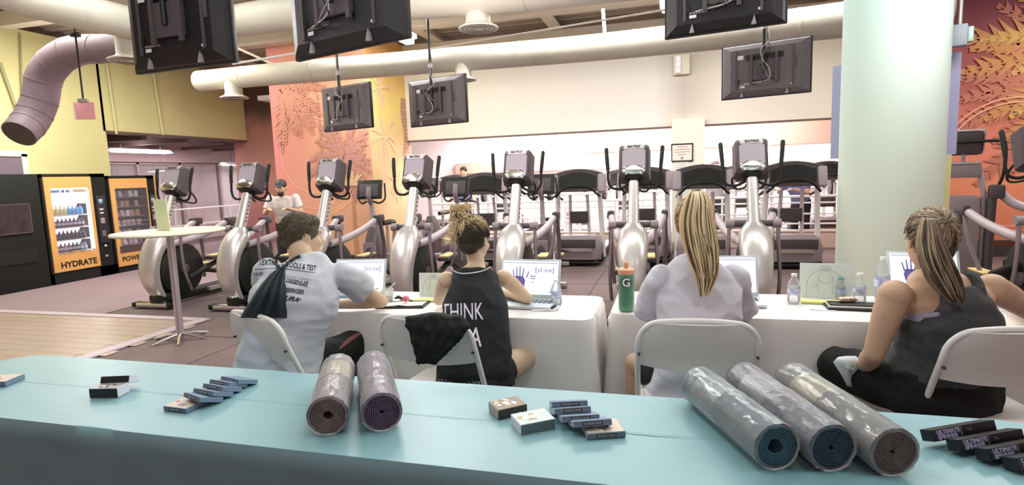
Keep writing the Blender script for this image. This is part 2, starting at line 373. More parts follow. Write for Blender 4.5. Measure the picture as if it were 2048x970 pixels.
# painted palms and arcs on the walls (flat print, laid on the plaster)
def frond(mb, base, ang, L, bend, n, wid, put3, rnd):
    pts = []; a = ang; x, z = base
    for i in range(n + 1):
        pts.append((x, z, a)); a += bend / n; x += math.cos(a) * L / n; z += math.sin(a) * L / n
    for i in range(n):
        x0, z0, a0 = pts[i]; t = i / n; l = wid * math.sin(math.pi * min(1, .12 + t * .88)) * rnd.uniform(.75, 1.1)
        for sgn in (-1, 1):
            q = a0 + sgn * rnd.uniform(.55, .8)
            ex, ez = x0 + math.cos(q) * l, z0 + math.sin(q) * l; nx, nz = -math.sin(q) * L * .02, math.cos(q) * L * .02
            mb.add([put3(x0 - nx, z0 - nz), put3(x0 + nx * 1.4, z0 + nz * 1.4), put3(ex, ez)], [(0, 1, 2)])
        if i < n - 1:
            x1, z1, _ = pts[i + 1]; w_ = .012
            mb.add([put3(x0, z0 - w_), put3(x1, z1 - w_), put3(x1, z1 + w_), put3(x0, z0 + w_)], [(0, 1, 2, 3)])
def palm(mb, cx, cz, R, n, put3, rnd, wid=.16, a0=0, a1=2 * math.pi, bend=.9):
    for i in range(n):
        a = a0 + (a1 - a0) * (i + .5) / n + rnd.uniform(-.12, .12)
        frond(mb, (cx, cz), a, R * rnd.uniform(.8, 1.1), -bend * math.cos(a) * rnd.uniform(.6, 1.2), 16, wid, put3, rnd)
def arc(mb, cx, cz, R, w, put3, a0=0, a1=2 * math.pi, n=60):
    vs = []; 
    for i in range(n + 1):
        a = a0 + (a1 - a0) * i / n; vs += [put3(cx + (R - w) * math.cos(a), cz + (R - w) * math.sin(a)), put3(cx + R * math.cos(a), cz + R * math.sin(a))]
    mb.add(vs, [(2 * i, 2 * i + 2, 2 * i + 3, 2 * i + 1) for i in range(n)])
def leafcol(n, c): return mat(n, c, .7)
wm = bpy.data.objects['wall_mural']; rnd = random.Random(3)
def onm(dy): return lambda x, z: V((min(-5.2, max(-7.24, x)), 9.36 - dy, min(4.1, max(.15, z))))
def jit(mb, ax=1, st=-.00012):
    r = random.Random(1)
    for f in mb.f:
        o = r.randrange(40) * st
        for k in f: p = list(mb.v[k]); p[ax] += o; mb.v[k] = tuple(p)
    return mb
def clipm(mb, x0, x1, z1=4.1):
    jit(mb)
    keep = [i for i, f in enumerate(mb.f) if all(x0 <= mb.v[k][0] <= x1 and mb.v[k][2] <= z1 for k in f)]
    mb.f = [mb.f[i] for i in keep]; mb.m = [mb.m[i] for i in keep]; return mb
raw = lambda dy: (lambda x, z: V((x, 9.36 - dy, z)))
mb = MB(); palm(mb, -5.75, 1.95, .85, 17, raw(.012), rnd, .2); clipm(mb, -7.25, -5.19).build('print', leafcol('palm_brown', 'c78f80'), wm, kind='stuff')
mb = MB(); palm(mb, -7.0, 3.25, 1.15, 9, raw(.018), rnd, .22, -1.9, .6); clipm(mb, -7.25, -5.19).build('print', leafcol('palm_ochre', 'd0917a'), wm, kind='stuff')
mb = MB(); palm(mb, -5.62, 1.42, .34, 11, raw(.024), rnd, .07, .1, 3.0, .3); clipm(mb, -7.25, -5.19).build('print', leafcol('palm_gold', 'eac79a'), wm, kind='stuff')
mb = MB(); mb.add([raw(.006)(a, b) for a, b in ((-5.67, .15), (-5.57, .15), (-5.6, 1.5), (-5.64, 1.5))], [(0, 1, 2, 3)]); mb.add([raw(.006)(a, b) for a, b in ((-6.22, .9), (-6.15, .9), (-6.2, 3.1), (-6.24, 3.1))], [(0, 1, 2, 3)]); mb.build('print', leafcol('trunk_tan', 'c08b6b'), wm, kind='stuff')
mb = MB()
for R in (1.15, 1.0, .7): arc(mb, -6.4, 2.0, R, .012, raw(.003))
clipm(mb, -7.25, -5.19).build('print', leafcol('arc_cream', 'efc9a6'), wm, kind='stuff')
# vertical palm trunk print on the narrow side
mb = MB()
for i in range(26):
    z = 1.2 + i * .075; mb.add([V((-5.184, 10.72 + .05 * math.sin(i * .5) - .05, z)), V((-5.184, 11.0, z)), V((-5.184, 11.0, z + .06)), V((-5.184, 10.75 + .05 * math.sin(i * .5 + .4) - .05, z + .06))], [(0, 1, 2, 3)])
mb.build('print', leafcol('trunk_mauve', 'b98a7c'), wm, kind='stuff')
mb = MB(); 
for k, (yy, zz, rr) in enumerate(((9.9, 2.3, .55), (10.3, 1.4, .4), (9.8, 3.2, .5))):
    palm(mb, yy, zz, rr, 9, (lambda x, z: V((-5.183, min(10.95, max(9.4, x)), z))), rnd, .1)
jit(mb, 0, .00012).build('print', leafcol('palm_pale', 'efd3a4'), wm, kind='stuff')
wr = bpy.data.objects['wall_right']; P = (lambda dy: (lambda x, z: V((x, 10.24 - dy, z))))
for nm, c, cx, cz, R, n, wd, dy, a0, a1 in (('frond_red', 'b5705a', 6.3, 2.5, 2.3, 15, .4, .004, 1.9, 5.0), ('frond_gold', 'bf8650', 6.6, 2.9, 2.5, 9, .42, .010, 2.2, 3.9), ('frond_yellow', 'c9a25a', 6.6, 3.0, 2.1, 6, .3, .016, 2.6, 3.7)):
    mb = MB(); palm(mb, cx, cz, R, n, P(dy), rnd, wd, a0, a1, .5); clipm(mb, 3.7, 10.5).build('print', leafcol(nm, c), wr, kind='stuff')
mb = MB(); 
for cx, cz, R in ((5.0, 1.4, 1.0), (5.0, 1.4, .93), (6.2, .9, .9), (5.6, 1.7, .5)): arc(mb, cx, cz, R, .02, P(.022))
clipm(mb, 3.7, 10.5).build('print', leafcol('arc_pink', 'e9a98b'), wr, kind='stuff')
# round column with board behind it
mb = MB(); cc = D(1776, 400, 4.9); CR = .385
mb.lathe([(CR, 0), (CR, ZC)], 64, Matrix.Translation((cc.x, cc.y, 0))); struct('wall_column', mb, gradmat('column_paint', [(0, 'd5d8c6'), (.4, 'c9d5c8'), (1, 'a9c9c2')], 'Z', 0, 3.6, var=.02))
vd = V((cc.x, cc.y, 0)).normalized(); sd = V((vd.y, -vd.x, 0))
Mr = Matrix((sd, vd, V((0, 0, 1)))).transposed()
def at_col(dx, dy, z): return V((cc.x, cc.y, 0)) + sd * dx + vd * dy + V((0, 0, z))
t = thing('banner_panel', 'lavender board standing behind the round pale green column, its edges showing', 'panel', at_col(0, .44, 0))
z0, z1 = GZ(1024, 500, 1).z, 0
a = D(1674, 150, 5.3); b = D(1884, 150, 5.3); c1 = D(1676, 340, 5.3); wl = (b - a).length
MB().box(0, 0, (1.55 + 2.42) / 2, wl * 1.0, .04, 2.42 - 1.55, Mr).build('panel', mat('lavender_board', 'a6a8c9', .6), t)
MB().box(.05 * wl * sd.x, .05 * wl * sd.y, .775, wl * .84, .04, 1.55, Mr).build('panel', mat('pale_yellow_board', 'dcd39a', .6), t)['label'] = 'pale yellow lower board'
t = thing('alarm_box', 'small grey alarm box with teal lens fixed to right edge of the round column', 'alarm', at_col(CR + .05, .1, 2.5))
MB().box(0, 0, 0, .1, .1, .17, Mr, bev=.01).build('housing', mat('alarm_grey', '7f8a92', .5), t)
q = sd * .07; MB().box(q.x, q.y, 0, .04, .07, .12, Mr, bev=.01).build('lens', mat('teal_lens', '8fb3a8', .3), t)
q = V((0, 0, .08)); MB().tube([(0, 0, .08), (0, 0, 1.6)], .014).build('conduit', mat('conduit_grey', '9a9f98', .4, .4), t)
# ================================================================== DUCTS, CEILING FITTINGS, TELEVISIONS
def duct(name, label, pts, radii, m, seams=7, seg=28):
    t = thing(name, label, 'duct', pts[0])
    o = V(pts[0]); P = smooth_path([V(p) - o for p in pts], 10)
    mb = MB(); mb.tube(P, radii, seg); mb.build('duct_body', m, t, 50)
    R = interp(radii, len(P))
    for k in range(1, seams + 1):
        i = int(k * (len(P) - 1) / (seams + 1)); d = (P[i + 1] - P[i]).normalized() * .012
        MB().tube([P[i] - d, P[i] + d], R[i] * 1.025, seg).build('seam', m, t)
    return t, o, P
def diffuser(t, o, p, r, drop, m):
    """round drop neck and flared grille under a duct; p in world at duct centre"""
    c = V(p) - o; M = Matrix.Translation(c)
    MB().lathe([(r * .62, -.02), (r * .62, -drop + .03), (r * .7, -drop)], 28, M).build('neck', m, t)
    MB().lathe([(r * .62, -drop + .01), (r, -drop - .03), (r * 1.02, -drop - .045), (r * .9, -drop - .045)], 28, M).build('flare', m, t)
    for k, q in enumerate((.85, .62, .38)):
        MB().lathe([(r * q, -drop - .03), (r * q * .98, -drop - .05), (r * (q - .14), -drop - .02)], 24, M).build('ring', DARKG, t)
A = [D(-190, -40, 4.4), D(0, 6, 5.4), D(150, 42, 6.1), D(300, 62, 6.8), D(380, 64, 6.9), D(460, 60, 6.75), D(620, 42, 6.4), D(805, 15, 6.1), D(1050, -8, 5.8), D(1330, -48, 5.4), D(1560, -85, 5.1)]
for p in A: p.z = 3.36
t, o, P = duct('air_duct', 'wide olive and grey round air duct running under the ceiling behind the near televisions', A, [.19, .18, .18, .17, .17, .17, .18, .22, .25, .28, .3], DUCT, 9)
diffuser(t, o, (D(955, 10, 5.95).x, D(955, 10, 5.95).y, 3.33), .2, .3, DUCT)
diffuser(t, o, (D(262, 100, 6.9).x, D(262, 100, 6.9).y, 3.32), .25, .28, DUCT)
B = [D(398, 170, 9.9), D(560, 157, 9.5), D(830, 133, 9.0), D(1180, 103, 8.4), D(1450, 78, 7.8), D(1690, 56, 7.3), D(1900, 30, 6.9)]
for p in B: p.z = 3.28
t, o, P = duct('air_duct', 'narrow grey round air duct crossing behind the far televisions, closed at left end', B, [.165, .175, .178, .185, .2, .215, .22], DUCT, 8)
diffuser(t, o, (D(466, 166, 9.7).x, D(466, 166, 9.7).y, 3.26), .22, .27, DUCT)
diffuser(t, o, (D(925, 125, 8.8).x, D(925, 125, 8.8).y, 3.26), .2, .26, DUCT)
S = [D(300, 98, 7.3), D(220, 97, 7.35), D(140, 105, 7.5), D(93, 145, 7.6), D(80, 200, 7.6), D(62, 240, 7.5), D(38, 268, 7.3)]
t, o, P = duct('air_duct', 'mauve wrapped duct bending down in an S against the yellow green wall', S, [.15, .17, .19, .2, .2, .2, .19], MAUVE, 8)
MB().tube([P[-1] - (P[-1] - P[-2]) * .2, P[-1] + (P[-1] - P[-2]).normalized() * .015], .17, 28).build('opening', DARKG, t)  # dark disc put in for the shaded inside of the open end
# thin conduits and rods on the left wall
def rod(name, label, p, q, r, m, cat='conduit'):
    o = V(p); mb = MB(); mb.tube([V((0, 0, 0)), V(q) - o], r, 8); return mb.build(name, m, None, loc=o, label=label, cat=cat)
YG = mat('conduit_yellow', 'd6d3a0', .5)
rod('conduit', 'vertical yellow conduit on green wall left of the near television', GX(214, 130, -10.36), GX(233, 268, -10.36), .022, YG)
rod('conduit', 'vertical pale conduit on green wall right below the leftmost television', GX(306, 140, -10.36), GX(326, 270, -10.36), .026, YG)
rod('conduit', 'slanting olive brace on green wall left of the mauve duct', GX(0, 125, -10.36), GX(40, 238, -10.36), .025, mat('olive_rod', 'a39f74', .5))
rod('conduit', 'thin olive rod on green wall behind mauve duct', GX(40, 68, -10.36), GX(46, 230, -10.36), .016, MATS['olive_rod'])
rod('sprinkler_pipe', 'white sprinkler pipe under the ceiling right of the leftmost television', D(466, 128, 8.2), D(700, 88, 7.6), .016, WHITEP, 'pipe')
rod('sprinkler_pipe', 'thin pale sprinkler pipe between the two grey ducts', D(860, 98, 7.4), D(1330, 20, 7.0), .012, BEAM, 'pipe')
rod('sprinkler_pipe', 'short upright pipe rising from far duct to ceiling', D(1210, 74, 8.3), D(1206, 18, 8.3), .025, BEAM, 'pipe')
rod('brace', 'slanting pale ceiling brace behind the far duct at left', D(466, 92, 9.5), D(545, 128, 9.4), .02, BEAM, 'brace')
# glowing lamps seen beside the televisions
LAMP = mat('lamp_glow', 'ffffff', .4, emit=9)
def bay_light(label, p, w=.12, l=.5):
    t = thing('ceiling_light', label, 'lamp', p)
    MB().box(0, 0, .05, w * 1.5, l, .06, bev=.01).build('housing', WHITEP, t); MB().box(0, 0, 0, w, l * .94, .08, bev=.02).build('diffuser', LAMP, t)
    MB().tube([(0, 0, .07), (0, 0, ZC - p[2])], .008).build('rod', WHITEP, t)
bay_light('glowing ceiling lamp just right of the second big television', D(803, 74, 6.9))
bay_light('glowing ceiling lamp at left edge of the third big television', D(1332, 12, 7.2), .1, .4)
TUBE = mat('tube_glow', 'fff6ff', .4, emit=4)
def strip_light(label, p, L, rz):
    t = thing('strip_light', label, 'lamp', p, rz)
    MB().prism([(-.16, -.03), (-.05, .05), (.05, .05), (.16, -.03), (.14, -.03), (.04, .03), (-.04, .03), (-.14, -.03)], L).build('reflector', WHITEP, t)
    for x in (-.06, .06): MB().tube([(x, -L * .48, -.015), (x, L * .48, -.015)], .022).build('tube', TUBE, t)
    for y in (-L * .35, L * .35): MB().tube([(0, y, .04), (0, y, 2.68 - p[2])], .006).build('cable', DARKG, t)
strip_light('long white strip light hanging in the corridor above the second vending machine', GX(283, 303, -12.0), 1.5, 0)
strip_light('white strip light hanging in the corridor beside the pink mural wall', GX(505, 329, -12.0), 2.4, 0)
strip_light('distant strip light seen through the shop window top', D(322, 340, 17), 1.6, 1.2)
# hanging pink sign at the left
p = D(167, 204, 6.6); t = thing('hanging_sign', 'small translucent pink panel sign hanging on black rod before yellow green wall', 'sign', p)
PK = mat('pink_acrylic', 'e7a3a8', .2, var=.15, vscale=30, stretch=(6, 6, .6), trans=.2)
MB().box(0, 0, -.1, .2, .02, .19, Matrix.Rotation(.5, 3, 'Z')).build('panel', PK, t); MB().box(-.085, -.045, -.1, .012, .05, .19, Matrix.Rotation(.5, 3, 'Z')).build('edge', mat('sign_edge', 'f3e9d2', .4), t)
MB().box(0, 0, .015, .1, .05, .04, Matrix.Rotation(.5, 3, 'Z'), bev=.006).build('cap', SILVER2, t); MB().tube([(0, 0, .03), (0, 0, .8)], .01).build('rod', BLACK, t); MB().box(0, 0, .74, .1, .06, .05, bev=.01).build('bracket', BLACK, t); MB().tube([(0, 0, .7), (0, 0, ZC + .2 - p.z)], .008).build('ceiling_rod', BLACK, t)
# televisions hung with their backs to us
TVB = mat('television_back', '6f666a', .5, var=.12, vscale=25, bump=.3, bscale=140)
TVK = mat('television_back_dark', '1b171c', .5, var=.3, vscale=60, bump=.3, bscale=160)
TVM = mat('television_mid', '554c52', .5, bump=.2, bscale=160)
def tv(label, p, w, h, yaw, body, bits, seed, cat='television', cable=True, lean=.0):
    t = thing('television', label, cat, p, yaw, 'televisions hanging with their backs to the camera'); r = random.Random(seed); t.rotation_euler.x = lean
    MB().box(0, .02, 0, w, .035, h, bev=.008).build('bezel', BLACK, t)
    MB().box(0, .04, 0, w * .95, .006, h * .92).build('screen', mat('tv_screen', '0b0b0e', .15), t)
    vs = []; rings = []
    for k, (q, y) in enumerate(((.97, .002), (.93, -.02), (.8, -.05), (.76, -.058))):
        rings.append([V((sx * w / 2 * q, y, sz * h / 2 * q)) for sx, sz in ((-1, -1), (1, -1), (1, 1), (-1, 1))])
    mb = MB(); mb.loft(rings); mb.build('back_shell', body, t, 20)
    MB().box(0, -.075, -.02 * h, w * .3, .03, h * .36, bev=.006).build('mount_plate', bits, t)
    for x in (-.13, .13): MB().box(x * w / .95, -.09, 0, .03, .02, h * .52).build('mount_rail', bits, t)
    for x in (-.31, .31): MB().box(x * w, -.062, .0, .02, .012, h * .7).build('rib', bits, t)
    for i in range(9): MB().box(.0, -.063, h * (.27 - i * .012), w * .42, .006, .003).build('vent_slot', BLACK, t)
    for i in range(6): MB().box(-w * .26 + i * .022, -.062, -h * .26, .014, .008, .012).build('port', mat('port_metal', 'b5b0b4', .3, .6), t)
    MB().box(-w * .3, -.062, -h * .2, .05, .008, .05).build('input_panel', BLACK, t); MB().box(w * .34, -.06, .05 * h, .03, .01, h * .2, bev=.003).build('side_panel', bits, t)
    lb = mat('paper_label', 'eeeaf0', .6)
    for x, z, a, b in ((-.27, .24, .07, .045), (-.24, -.3, .05, .022), (.3, -.32, .03, .016)): MB().box(x * w, -.0635, z * h, a, .002, b).build('sticker', lb, t)
    for x in (-.25, .25): MB().prism([(x * w - .018, -h / 2 + .01), (x * w + .018, -h / 2 + .01), (x * w + .004, -h / 2 + .075)], .02, Matrix.Translation((0, -.055, 0))).build('bracket', mat('bracket_grey', 'a39aa2', .5), t)
    L = ZC - p[2]
    MB().tube([(0, -.1, -.05), (0, -.1, L)], .018, 10).build('pole', BLACK, t); MB().tube([(0, -.1, .42), (0, -.1, .47)], .026, 10).build('coupling', SILVER2, t)
    if cable:
        for k in range(3):
            pts = [(0.02, -.12, .5 + .1 * k)] + [(r.uniform(-.08, .1), -.12 - r.uniform(0, .03), .3 - i * .11 + r.uniform(-.03, .03)) for i in range(5)] + [(-w * .22 + k * .03, -.07, -h * .25)]
            MB().tube(pts, .004, 5, smooth=5).build('cable', [mat('cable_white', 'd8d4d6', .5), BLACK, mat('cable_grey', '8a8488', .5)][k % 3], t)
    return t
def tvp(px, py, d, h):  # centre of a set whose lower edge is seen at px,py
    p = D(px, py, d); return V((p.x, p.y, p.z + h / 2))
Y = math.radians(-17)
tv('big dark television back at top left, largest and nearest to the green wall', tvp(366, 137, 3.78, .6), .86, .6, math.radians(-4), TVK, TVM, 1, cable=False)
tv('big dark television back second from left at the top edge', tvp(694, 101, 3.44, .6), .96, .6, Y, mat('television_back_slate', '2c2d31', .5, var=.3, vscale=60, bump=.3, bscale=160), TVM, 2)
tv('big dark television back at the top edge left of round column', tvp(1446, 63, 4.35, .62), .86, .62, math.radians(-12), TVK, TVM, 3)
tv('small grey television back hanging before the orange palm mural', tvp(695, 260, 7.9, .6), .96, .6, Y, TVB, TVM, 4)
tv('small grey television back hanging right of the yellow mural strip', tvp(876, 250, 7.7, .62), .98, .62, Y, TVB, TVM, 5)
tv('grey television back hanging low before cream wall left of column', tvp(1529, 193, 6.6, .61), .95, .61, Y, TVB, TVM, 6)
# emergency light on the bulkhead, framed notice and paper on the pillar
p = GY(1363, 130, 10.87); t = thing('emergency_light', 'small cream and metal emergency light box fixed on cream wall above the pillar', 'lamp', p)
MB().box(0, -.03, 0, .28, .06, .34, bev=.01).build('housing', mat('cream_plastic', 'efe9cf', .5), t); MB().box(-.06, -.07, 0, .09, .04, .3).build('lamp_head', SILVER2, t)
for z in (-.11, .0, .1): MB().tube([(-.06, -.08, z), (-.06, -.1, z)], .022, 12).build('bulb', CHROME, t)
p = GY(1364, 305, 10.72); t = thing('framed_notice', 'black framed notice with small red text on the cream pillar', 'sign', p)
MB().box(0, 0, 0, .36, .02, .3).build('paper', mat('notice_paper', 'efe6d6', .6), t)
for x, z, a, b in ((0, .15, .38, .02), (0, -.15, .38, .02), (-.18, 0, .02, .3), (.18, 0, .02, .3)): MB().box(x, -.005, z, a, .03, b).build('frame', BLACK, t)
RT = mat('red_ink', 'b98078', .6)
for k, (s_, w_) in enumerate((('ATTENTION', .2), ('PLEASE WIPE DOWN', .26), ('EQUIPMENT AFTER', .25), ('EACH USE', .14))):
    MB().box(0, -.0115, .1 - k * .045, w_, .001, .012).build('print', RT, t)
MB().tube([(0, -.0105, -.1), (0, -.012, -.1)], .024, 16).build('print', RT, t)
p = GY(1362, 334, 10.72); t = thing('notice_paper', 'plain white paper notice below the black framed one on the pillar', 'paper', p)
MB().box(0, 0, 0, .26, .006, .2).build('paper', mat('paper_white', 'f2efe6', .6), t)
for k in range(4): MB().box(0, -.004, .06 - k * .035, .2 - .03 * (k % 2), .001, .009).build('print', mat('grey_ink', 'b9b3ad', .6), t)
# ================================================================== VENDING MACHINES
VBL = mat('vending_black', '060a07', .8); VOR = mat('vending_orange', 'e2ad6c', .5, var=.18, vscale=1.6, col2='d9a25a')
def bottle_mb(col_i):
    mb = MB(); mb.mi = 0; mb.lathe([(.026, 0), (.03, .02), (.03, .11), (.024, .14), (.011, .165), (.011, .18)], 10); mb.mi = 1; mb.lathe([(.013, .18), (.013, .195)], 8); mb.mi = 2; mb.lathe([(.0305, .05), (.0305, .1)], 10); return mb
def vending(label, p, w, h, dpt, kind):
    t = thing('vending_machine', label, 'vending machine', p, math.radians(90), 'vending machines along the green wall')
    b = MB()  # local: front towards -y (turned to face into the room), width along x
    if kind == 'dark':
        b.box(0, dpt / 2, h / 2, w, dpt, h, bev=.012).build('cabinet', VBL, t)
        MB().box(.0, -.008, h * .62, w * .6, .02, h * .24).build('display_window', mat('dim_display', '3c3138', .25, var=.5, vscale=9), t)
        for x, z, a, c in ((0, h * .745, w * .64, .015), (0, h * .5, w * .64, .015), (-w * .31, h * .62, .015, h * .25), (w * .31, h * .62, .015, h * .25)): MB().box(x, -.014, z, a, .014, c).build('display_frame', mat('dim_frame', '5a4a50', .4), t)
        MB().box(0, -.006, h * .3, w * .7, .012, h * .12).build('delivery_flap', mat('flap_black', '1b1e1b', .35), t); return t
    x0, x1 = -w / 2, w / 2; cw = w * (.25 if kind == 'drink' else .2); fx0 = x0 + .03; fx1 = x1 - cw
    gx0, gx1 = (fx0 + .09, fx1 - .05) if kind == 'drink' else (fx0 + .08, fx1 - .02); gz0, gz1 = h * .27, h * .87
    # hollow cabinet: back, sides, top, bottom
    C = MB(); C.box(0, dpt - .02, h / 2, w, .04, h).box(x0 + .015, dpt / 2, h / 2, .03, dpt, h).box((fx1 + x1) / 2, dpt / 2, h / 2, x1 - fx1, dpt, h).box(0, dpt / 2, h - .03, w, dpt, .06).box(0, dpt / 2, .09, w, dpt, .18)
    C.build('cabinet', VBL, t)
    Fm = VOR
    fz0 = .2 if kind == 'drink' else .12
    for nm, a, bb, c, d in (('front_panel', fx0, fx1, fz0, gz0), ('front_panel', fx0, fx1, gz1, h - .05), ('side_strip', fx0, gx0, gz0, gz1), ('side_strip', gx1, fx1, gz0, gz1)):
        MB().box((a + bb) / 2, -.005, (c + d) / 2, bb - a, .03, d - c).build(nm, Fm, t)
    if kind == 'drink':
        MB().box((gx0 + gx1) / 2, .3, (gz0 + gz1) / 2, gx1 - gx0, .01, gz1 - gz0).build('backlight', mat('vending_glow', 'f3eaff', .4, emit=1.6), t)
        MB().box((gx0 + gx1) / 2, .02, gz1 - .13, gx1 - gx0, .02, .26).build('lit_header', mat('header_glow', 'f6f0ff', .4, emit=1.3), t)
        for k, (c, a) in enumerate((('6f9fd0', .1), ('8fa8c8', .05), ('5f7fb8', .05), ('7f92b8', .06))): MB().box(gx0 + .06 + k * .075, .008, gz1 - .05, a, .004, .045).build('header_print', mat('hp%s' % c, c, .5), t)
        MB().box(gx0 + .5, .008, gz1 - .05, .26, .004, .05).build('header_print', mat('hpy', 'ecd9a0', .5), t)
        for x in (gx1 - .0,): MB().tube([(x, .03, gz0 + .03), (x, .03, gz1 - .03)], .03, 10).build('light_tube', mat('vend_tube', 'ffffff', .4, emit=7), t)
        n = 8; rows = 4; rh = (gz1 - .26 - gz0) / rows
        cols = [['d9d39a'] * 4 + ['58b0d8'] * 4, ['7a2f3c', '4f3a44', '5a4150', '6b3b44'] * 2, ['2c2330', '3a3440', '2c2330', '41404e'] * 2, ['8f4a50', 'a36a58', '262a28', '2b2f2e'] * 2]
        cols[3] = ['8f4a50', '7b3c48', 'a9745c', '23272a', '23272a', '2a3038', '7d8894', '8a94a4']
        for r_ in range(rows):
            z = gz0 + (rows - 1 - r_) * rh
            MB().box((gx0 + gx1) / 2, .13, z + .012, gx1 - gx0 - .02, .2, .016).build('shelf', WHITEP, t)
            for k in range(n):
                c = cols[r_][k]; key = 'drink_' + c
                if key not in MESHES: MESHES[key] = bottle_mb(0).mesh('bottle', [mat(key, c, .25), mat('cap_' + ('red' if r_ == 0 else 'dark'), 'b0424e' if r_ == 0 else '3b3a40', .5), mat('lab' + c, 'c9c6dd' if r_ % 2 else c, .5)])
                o = put('drink_bottle', MESHES[key], t, (gx0 + .05 + k * (gx1 - gx0 - .1) / n, .07, z + .022)); o.scale = (1.0, 1, rh / .26)
                o.scale = (1, 1, min(1.1, (rh - .05) / .2))
    else:
        MB().box((gx0 + gx1) / 2, .34, (gz0 + gz1) / 2, gx1 - gx0, .01, gz1 - gz0).build('inner_back', mat('snack_inner', '2f2b33', .5), t)
        rr = random.Random(5); rows = 6; rh = (gz1 - gz0) / rows
        for r_ in range(rows):
            z = gz0 + r_ * rh
            MB().box((gx0 + gx1) / 2, .18, z + .012, gx1 - gx0 - .01, .28, .014).build('shelf', mat('snack_shelf', '9a8f98', .4), t)
            for k in range(5):
                if rr.random() < .15 and k > 2: continue
                x = gx0 + .06 + k * .1; c = rr.choice(['efe9f0', 'd9cdd4', 'c9a890', '8a7f88', 'f4f0f2'])
                MB().prism([(-.04, 0), (.04, 0), (.034, rh * .6), (-.034, rh * .62)], .03, Matrix.Translation((x, .06, z + .02)) @ Matrix.Rotation(rr.uniform(-.3, .2), 4, 'X')).build('snack_packet', mat('sn' + c, c, .35), t)
            for k in range(5): pass
        MB().box((fx0 + fx1) / 2, -.022, .42, fx1 - fx0 - .1, .01, .12).build('delivery_flap', mat('flap_brown', '54464a', .4), t)
        MB().box((gx0 + gx1) / 2, -.024, gz0 + .42 * (gz1 - gz0), gx1 - gx0, .006, .012).build('trim_bar', SILVER2, t)
        MB().box(x1 - .01, -.012, h / 2, .02, .03, h).build('corner_strip', VOR, t)
    MB().box((gx0 + gx1) / 2, -.012, (gz0 + gz1) / 2, gx1 - gx0, .006, gz1 - gz0).build('glass', clear('vending_glass', 'e9e6f2', .04, .03), t)
    cx = (fx1 + x1) / 2; PN = mat('panel_dark', '2b2a30', .45)
    MB().box(cx, -.012, h * .56, cw * .62, .02, h * .46, bev=.004).build('control_panel', PN if kind == 'drink' else mat('panel_grey', '3f383d', .4), t)
    for z, a, b_, c in ((.74, .07, .05, '9fc0c8'), (.715, .06, .03, '5878b8'), (.655, .07, .03, 'c9c5cc'), (.62, .06, .03, 'c9c5cc'), (.545, .07, .1, '8a8288'), (.42, .07, .1, '6a6268'), (.3, .035, .03, 'f0eef4'), (.2, .05, .035, '9a949a')):
        MB().box(cx - .01, -.026, z * h, a, .01, b_, bev=.002).build('button_plate', mat('bp' + c, c, .4), t)
    for i in range(4):
        for j in range(3): MB().box(cx - .03 + j * .022, -.033, h * .545 - .035 + i * .023, .014, .006, .014).build('key', mat('key_grey', 'c4bec4', .4), t)
    return t, fx0, fx1
MESHES = {}
XF = -9.47
vending('unlit black vending machine at the left edge, nearest of the three', V((XF, 6.12, 0)), .98, 1.78, .85, 'dark')
t, a, b = vending('tall vending machine with glowing shelves of bottled drinks reading HYDRATE', V((XF, 7.17, 0)), 1.06, 1.78, .85, 'drink')
text('HYDRATE', .135, BLACK, t, MT((.02 + (a + b) / 2, -.0225, .3), (1, 0, 0), (0, -1, 0)), bold=.004)
for k in (0, 1):
    mb = MB(); arc(mb, (a + b) / 2, .1 + k * .02, .42 - .05 * k, .008, lambda x, z: V((x, -.0215, z)), .35, math.pi - .35, 24); mb.build('print', mat('orange_print', 'cf9a58', .5), t)
mb = MB()
t, a, b = vending('orange snack vending machine reading POWER beside the corridor opening', V((XF, 8.22, 0)), .96, 1.74, .85, 'snack')
text('POWER UP', .12, BLACK, t, MT(((a + b) / 2, -.0225, .24), (1, 0, 0), (0, -1, 0)), bold=.003)
